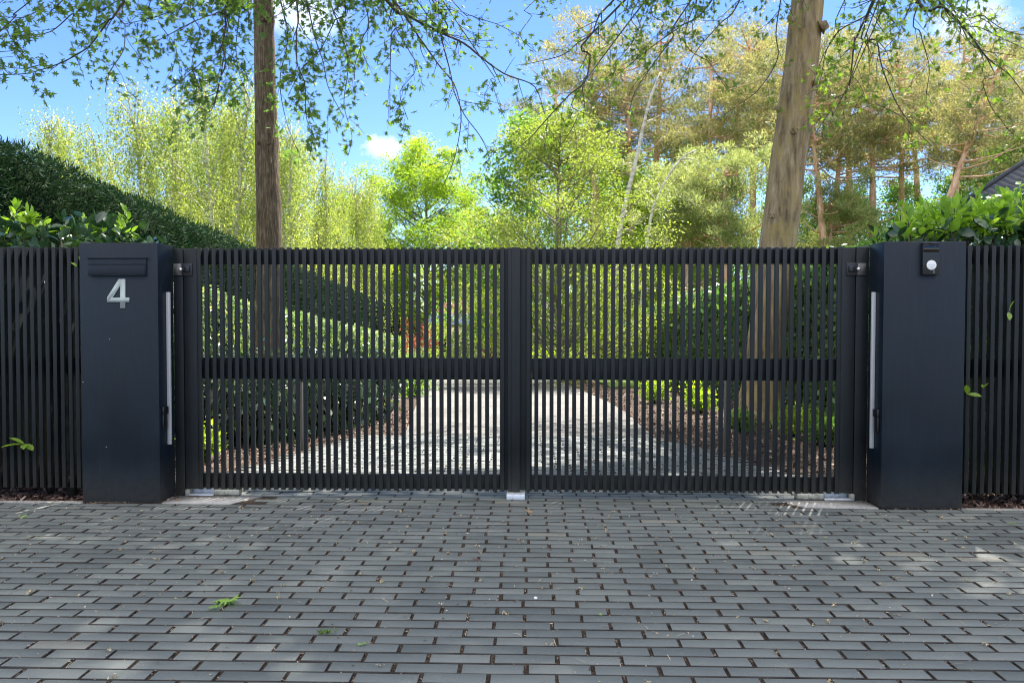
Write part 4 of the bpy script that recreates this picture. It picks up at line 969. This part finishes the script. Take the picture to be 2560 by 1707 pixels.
for k, (px, dep, top, lab) in enumerate([(1830, 35, 400, 'young green pine filling the space left of the thick oak trunk'), (1700, 38, 430, 'bushy young pine behind the lower slim birch trunk'), (2075, 42, 480, 'small bushy pine just right of the thick oak trunk')]):
    put(pY, px, dep, lab, 'young pines in front of the wood', rz=k*2., top=top, H=11., s=1)
bA = [proto('birch_tree', 21, HB, 3.0, 32000, BIRCHL, BARK_B, .105, DIAM), proto('birch_tree', 22, HB, 2.6, 28000, BIRCHL, BARK_B, .105, DIAM)]
BG = 'spring green birches beyond the tall hedge'
birches = [(40, 50, 330, 'birch crown at the left edge above the tall hedge'), (165, 42, 262, 'birch with separate pointed crown against the blue sky at far left'), (300, 46, 300, 'birch directly right of the sky gap above the tall hedge'),
 (390, 40, 200, 'tall birch whose crown rises behind the overhanging oak leaves'), (475, 44, 190, 'birch in the thick of the group left of the rough oak trunk'), (560, 38, 160, 'birch just left of the rough oak trunk'),
 (640, 46, 220, 'birch standing directly behind the rough oak trunk'), (730, 38, 290, 'white trunked birch right of the rough oak trunk'), (820, 43, 360, 'birch right of the rough trunk, with low open crown'),
 (900, 50, 420, 'small distant birch left of the bright maple'), (240, 56, 430, 'distant birch low in the sky gap above the tall hedge'), (690, 54, 330, 'distant birch filling the gap right of the rough oak trunk'), (530, 56, 240, 'distant birch behind the group left of the rough oak trunk')]
for k, (px, dep, top, lab) in enumerate(birches): put(bA[k % 2], px, dep, lab, BG, rz=k*1.1, top=top, H=HB, ident='birch tree')
fB = proto('broadleaf_tree', 31, HM, 6.0, 150000, LIMEL, BARK_D, .092, DIAM)
put(fB, 1068, 62, 'bright yellow green maple in the centre beyond the gate', 'bright maples beyond the gate', top=345, H=HM, ident='maple tree')
put(fB, 880, 66, 'smaller bright maple peeping left of the central one', 'bright maples beyond the gate', rz=2, top=480, H=HM, ident='maple tree')
put(fB, 1215, 72, 'bright maple low in the gap between the central maple and the hornbeam', 'bright maples beyond the gate', rz=3, top=600, H=HM, ident='maple tree')
put(fB, 1645, 48, 'bright maple glowing behind the two slim leaning birch trunks', 'bright maples beyond the gate', rz=1, top=420, H=HM, ident='maple tree')
hB = proto('hornbeam_tree', 33, HM, 5.6, 60000, THINL, BARK_D, .085, DIAM)
put(hB, 1396, 27, 'airy hornbeam with straight dark trunk right of the gate centre', None, top=275, H=HM, ident='hornbeam tree')
tB = proto('broadleaf_tree', 35, HM, 3.4, 20000, FRESH, BARK_D, .15, DIAM)
for k, (px, dep, top, lab) in enumerate([(1320, 44, 290, 'thin green tree against the sky left of the pines'), (1700, 56, 330, 'fresh green tree among the pine trunks left of the thick oak'), (2130, 64, 470, 'fresh green tree low behind the pine trunks on the right'), (2540, 40, 330, 'fresh green tree rising behind the tiled roof'), (2400, 62, 420, 'fresh green tree seen between the pine trunks left of the roof'), (2250, 66, 450, 'distant green tree under the big leaning pine'), (1560, 60, 380, 'fresh green tree behind the two slim leaning birch trunks'), (1960, 64, 430, 'distant green tree directly right of the thick oak trunk'), (2050, 52, 500, 'low fresh green tree between the thick oak and the pine trunks'), (2320, 54, 500, 'low fresh green tree just left of the roof behind the laurel'), (1480, 66, 330, 'distant green tree under the tall left pines')]):
    put(tB, px, dep, lab, 'fresh green trees in the wood', rz=k, top=top, H=HM, ident='tree')
# far wood closing the view
random.seed(5); rng = np.random.default_rng(5)
m_ = MB(); cs = []
for k in range(420):
    px = U(-300, 2900); dep = U(72, 95); c_ = CW((px-1280)/F*dep, dep, 0); hh = np.interp(px, [-300, 900, 1100, 1300, 2900], [7, 6, 4.0, 7, 10])
    cs.append(c_+np.array([0, 0, U(.3, 1)*hh]))
cs = np.array(cs); crown_leaves(m_, cs, rng.uniform(1.3, 2.6, len(cs)), 110, DIAM, .34, (0, 0, .6), .8)
o = m_.build('far_wood', THINL); tag(o, 'distant green wood closing the view', 'wood', kind='stuff')
# leaning bare birch trunks
def lean_trunk(lab, pts, dep, r0, r1):
    W3 = [WD(px, py, dep) for px, py in pts]; b = CW((pts[0][0]-1280)/F*dep, dep); W3[0] = b
    root = empty('leaning_birch', b); tag(root, lab, 'birch trunk', 'slim leaning birch trunks'); m_ = MB(); P = resample(W3, .25); m_.tube(P, np.linspace(r0, r1, len(P)), 9, wob=bark_wob(3, .06))
    m_.build('trunk', BARK_B, root, smooth_=True); m_ = MB()
    for k in range(9):
        i_ = random.randint(len(P)//3, len(P)-2); m_ = MB(); e = np.array([U(-1, 1), U(-.5, .5), U(-.3, .6)])*.9; m_.tube([P[i_], P[i_]+e*.5+np.array([0, 0, .1]), P[i_]+e], [.03, .02, .01], 4); m_.build('bare_twig', BARK_B, root)
lean_trunk('taller pale birch trunk leaning right, its bare top in front of the pines', [(1520, 800), (1545, 610), (1590, 400), (1622, 260), (1652, 182)], 34, .16, .05)
lean_trunk('shorter thin birch trunk leaning right, right of the taller pale one', [(1590, 800), (1620, 590), (1650, 480), (1700, 400), (1740, 375)], 32, .09, .03)
# ------------------------------------------------------------------ shrubs and things along the drive
def shrub(name, lab, px, dep, h, w_, n, m, tmpl, size, cat='shrub', group=None, squash=1, base_py=None, droop=False):
    b = CW((px-1280)/F*dep, dep); root = empty(name, b); tag(root, lab, cat, group)
    st = MB(); lv = MB(); cs = []
    for k in range(16):
        e = b+np.array([U(-1, 1)*w_/2, U(-1, 1)*w_/2, U(.35, 1)*h]); st.tube([b+np.array([U(-.1, .1), 0, -.05]), (b+e)/2, e], [.012, .009, .004], 5); cs += [e, b*.3+e*.7, b*.55+e*.45+np.array([0, 0, -.05*h])]
    cs = np.array(cs); r_ = rng.uniform(.16, .30, len(cs))*min(1.4, max(h, w_)); per = n//len(cs); nn = per*len(cs)
    c_ = np.repeat(cs, per, 0)+rng.normal(size=(nn, 3))*np.repeat(r_, per)[:, None]*.7; c_[:, 2] = np.maximum(c_[:, 2], b[2]+.01)
    R_ = frames(rng.normal(size=(nn, 3))*.5+np.array([0, -.3, -1.0 if droop else .5]), .8)
    lv.inst(tmpl[0], tmpl[1], c_, R_, size*rng.uniform(.7, 1.3, nn), rng.random(nn))
    st.build('stems', BRANCH, root); lv.build('foliage', m, root); return root
DARKS = leafmat('dark_shrub_leaves', [(0, (.012, .03, .018)), (.6, (.025, .06, .03)), (.9, (.06, .11, .05)), (1, (.14, .18, .09))], .1, .35, .5)
for k, (px, dep, lab) in enumerate([(500, 9.4, 'dark drooping shrub nearest the numbered pillar behind the gate'), (575, 9.9, 'dark drooping shrub second from the numbered pillar behind the gate'), (650, 10.1, 'dark drooping shrub low in front of the rough oak trunk'),
      (725, 10.6, 'dark drooping shrub just right of the rough oak trunk, by the slim post'), (800, 11.2, 'dark drooping shrub in the middle of the left bed'), (860, 12.0, 'dark drooping shrub second from the right end of the left bed'), (905, 13.2, 'dark drooping shrub at the right end of the left bed')]):
    shrub('bed_shrub', lab, px, dep, .95, 1.05, 3600, DARKS, NEED if k % 2 else DIAM, .12, group='dark shrubs in the left bed', droop=True)
for k, (px, dep, lab, h, m) in enumerate([(940, 16, 'light green grassy shrub in the left bed beside the gravel', .55, THINL), (1030, 19, 'round green shrub at the end of the left bed', .7, FRESH), (500, 8.1, 'small bright plant low in the left bed by the pillar', .26, LIMEL),
      (1640, 17, 'low yellow green plant in the right bed nearest the drive', .45, LIMEL), (1760, 14.5, 'low yellow green plant in the middle of the right bed', .4, LIMEL), (1985, 10.5, 'yellow green plant right of the thick oak foot', .3, LIMEL), (2060, 9.6, 'small green plant near the intercom pillar behind the gate', .28, FRESH), (1850, 11, 'tiny green plant at the foot of the thick oak', .2, FRESH)]):
    shrub('bed_plant', lab, px, dep, h, h*1.5, 1300, m, DIAM, .06, 'plant')
for (px, dep, lab, h, w_, m) in [(1048, 45, 'red leaved bush beside the far house', 2.6, 2.0, REDL), (1236, 42, 'purple red bush right of the far house', 1.5, 2.0, REDL), (1150, 38, 'small green bush before the far house', .6, 1.6, FRESH), (1420, 30, 'yellow green bush at the end of the right hedge', 1.0, 2.2, LIMEL), (1340, 36, 'low bright bush beyond the gravel', .9, 3.5, LIMEL),
        (1015, 36, 'clipped green bush at the end of the lower hedge', 1.1, 2.0, LOWH), (1090, 40, 'round green bush left of the far house', 1.0, 2.0, FRESH)]:
    shrub('garden_bush', lab, px, dep, h, w_, 2200, m, DIAM, .12, 'bush')
# photocell bollards in the beds
def bollard(px, dep, h, lab):
    b = CW((px-1280)/F*dep, dep); root = empty('bollard', b); tag(root, lab, 'bollard', 'slim posts in the beds'); m_ = MB(); m_.box((b[0]-.035, b[1]-.035, b[2]-.1), (b[0]+.035, b[1]+.035, b[2]+h)); bev(m_.build('post', simple('post_grey', (.10, .095, .09), .6), root), .004)
    m_ = MB(); m_.box((b[0]-.04, b[1]-.042, b[2]+h+.001), (b[0]+.04, b[1]+.04, b[2]+h+.07)); bev(m_.build('cap', BLACK, root), .004)
bollard(750, 8.7, .78, 'slim grey post in the left bed behind the gate'); bollard(1820, 9.0, .80, 'slim grey post left of the thick oak foot')
# far house with solar panels
d = 50; b = CW((1135-1280)/F*d, d); root = empty('house', b); tag(root, 'small cream house with solar panels on its roof far down the drive', 'house')
x0_, x1_, y0_, y1_ = b[0]-1.9, b[0]+1.5, b[1], b[1]+6; z0 = b[2]
CREAM = simple('cream_render', (.62, .55, .42), .8, var=.06); TERRA = simple('terracotta', (.42, .20, .13), .8, var=.2, nscale=20)
m_ = MB(); m_.box((x0_, y0_, z0-.3), (x1_, y1_, z0+2.5)); m_.build('wall', CREAM, root)
m_ = MB(); m_.add([(x0_-.5, y0_-.5, z0+2.5), (x1_+.5, y0_-.5, z0+2.5), (x1_+.5, y1_+.5, z0+2.5), (x0_-.5, y1_+.5, z0+2.5), (x0_+1.2, (y0_+y1_)/2, z0+4.3), (x1_-1.2, (y0_+y1_)/2, z0+4.3)], [(0, 1, 5, 4), (2, 3, 4, 5)]); b_0 = m_.n-6
m_.f.append(np.array([b_0+1, b_0+2, b_0+5, b_0+3, b_0, b_0+4, b_0, b_0+3, b_0+2, b_0+1])); m_.lt.append(np.array([3, 3, 4])); rf = m_.build('roof', TERRA, root)
m_ = MB(); u0 = np.array([x0_+.2, y0_-.35, z0+2.72]); sl_ = np.array([0, (y1_-y0_)/2+.5, 1.8]); sl_ /= np.linalg.norm(sl_)
for k in range(4):
    a = u0+np.array([.05+k*.78, 0, 0]); m_.add([a, a+np.array([.74, 0, 0]), a+np.array([.74, 0, 0])+sl_*1.5, a+sl_*1.5], [(0, 1, 2, 3)])
m_.build('solar_panel', simple('solar_blue', (.05, .08, .20), .25), rf)
m_ = MB(); m_.box((b[0]-1.3, y0_-.03, z0+.9), (b[0]-.5, y0_-.002, z0+2)); m_.build('window', GLASSY, root)
m_ = MB(); m_.box((b[0]+.2, y0_-.03, z0), (b[0]+1.0, y0_-.002, z0+2.1)); m_.build('door', simple('grey_door', (.25, .25, .24), .6), root)
# neighbour house: dark tiled roof at the right edge
def roof_mat():
    m, t, b = mat('glazed_roof_tiles'); v = coords(t); t.links.new(ramp(t, noise(t, v, 5), [(.3, (.045, .048, .06)), (.7, (.085, .09, .11))]), b.inputs['Base Color']); b.inputs['Roughness'].default_value = .3; return m
RT = roof_mat(); d = 19.
A = WD(2425, 494, d); Bp = WD(2640, 352, d)
root = empty('neighbour_house', (A[0]+2, A[1]+2, float(gz(A[1])))); tag(root, 'dark tiled house roof rising behind the laurel at the right edge', 'house')
gr0 = A-(Bp-A)*.25; gt = Bp+(Bp-A)*1.6
e = (Bp-A)/np.linalg.norm(Bp-A); back = np.array([.35, 1, .0]); back /= np.linalg.norm(back)
# front slope: runs down towards the camera side from the raking verge
dn = np.array([.80, -.18, -.38]); dn /= np.linalg.norm(dn)
def RP(u, v): return gr0+(gt-gr0)*u+dn*v
m_ = MB(); NU, NV = 46, 15; Lr = np.linalg.norm(gt-gr0); nrm_ = np.cross(dn, e); nrm_ /= np.linalg.norm(nrm_); nrm_ *= np.sign(nrm_[2])
for i_ in range(NU):
    for j_ in range(NV):
        c_ = RP((i_+.5)/NU, (j_+.5)*.30); hu = e*Lr/NU*.56; hv = dn*.15
        lift = nrm_*.02
        V = [c_-hu-hv+lift*.2, c_+hu-hv+lift*1.6, c_+hu+hv+lift*1.6, c_-hu+hv+lift*.2, c_-hv+lift*2.6, c_+hv+lift*2.6]
        m_.add(V, [(0, 4, 5, 3), (4, 1, 2, 5)])
rf = m_.build('roof_tiles', RT, root)
m_ = MB(); m_.tube([gr0+nrm_*.05, gt+nrm_*.05], .055, 8); m_.build('ridge_tiles', RT, rf)
m_ = MB(); 
m_.add([RP(0, 0), RP(1, 0), RP(1, 4.5), RP(0, 4.5)]+[RP(0, 0)-nrm_*.12, RP(1, 0)-nrm_*.12, RP(1, 4.5)-nrm_*.12, RP(0, 4.5)-nrm_*.12], [(0, 1, 2, 3), (7, 6, 5, 4), (0, 4, 5, 1), (1, 5, 6, 2), (2, 6, 7, 3), (3, 7, 4, 0)]); m_.build('roof_deck', BLACK, root)
q = RP(.15, .8); m_ = MB(); m_.box((q[0]+.5, q[1]-.5, float(gz(q[1]))-.3), (q[0]+7, q[1]+6, q[2]-1.2)); m_.build('wall', simple('brick_wall', (.25, .14, .10), .85, var=.25, nscale=18), root)
print('total objects', len(bpy.data.objects))
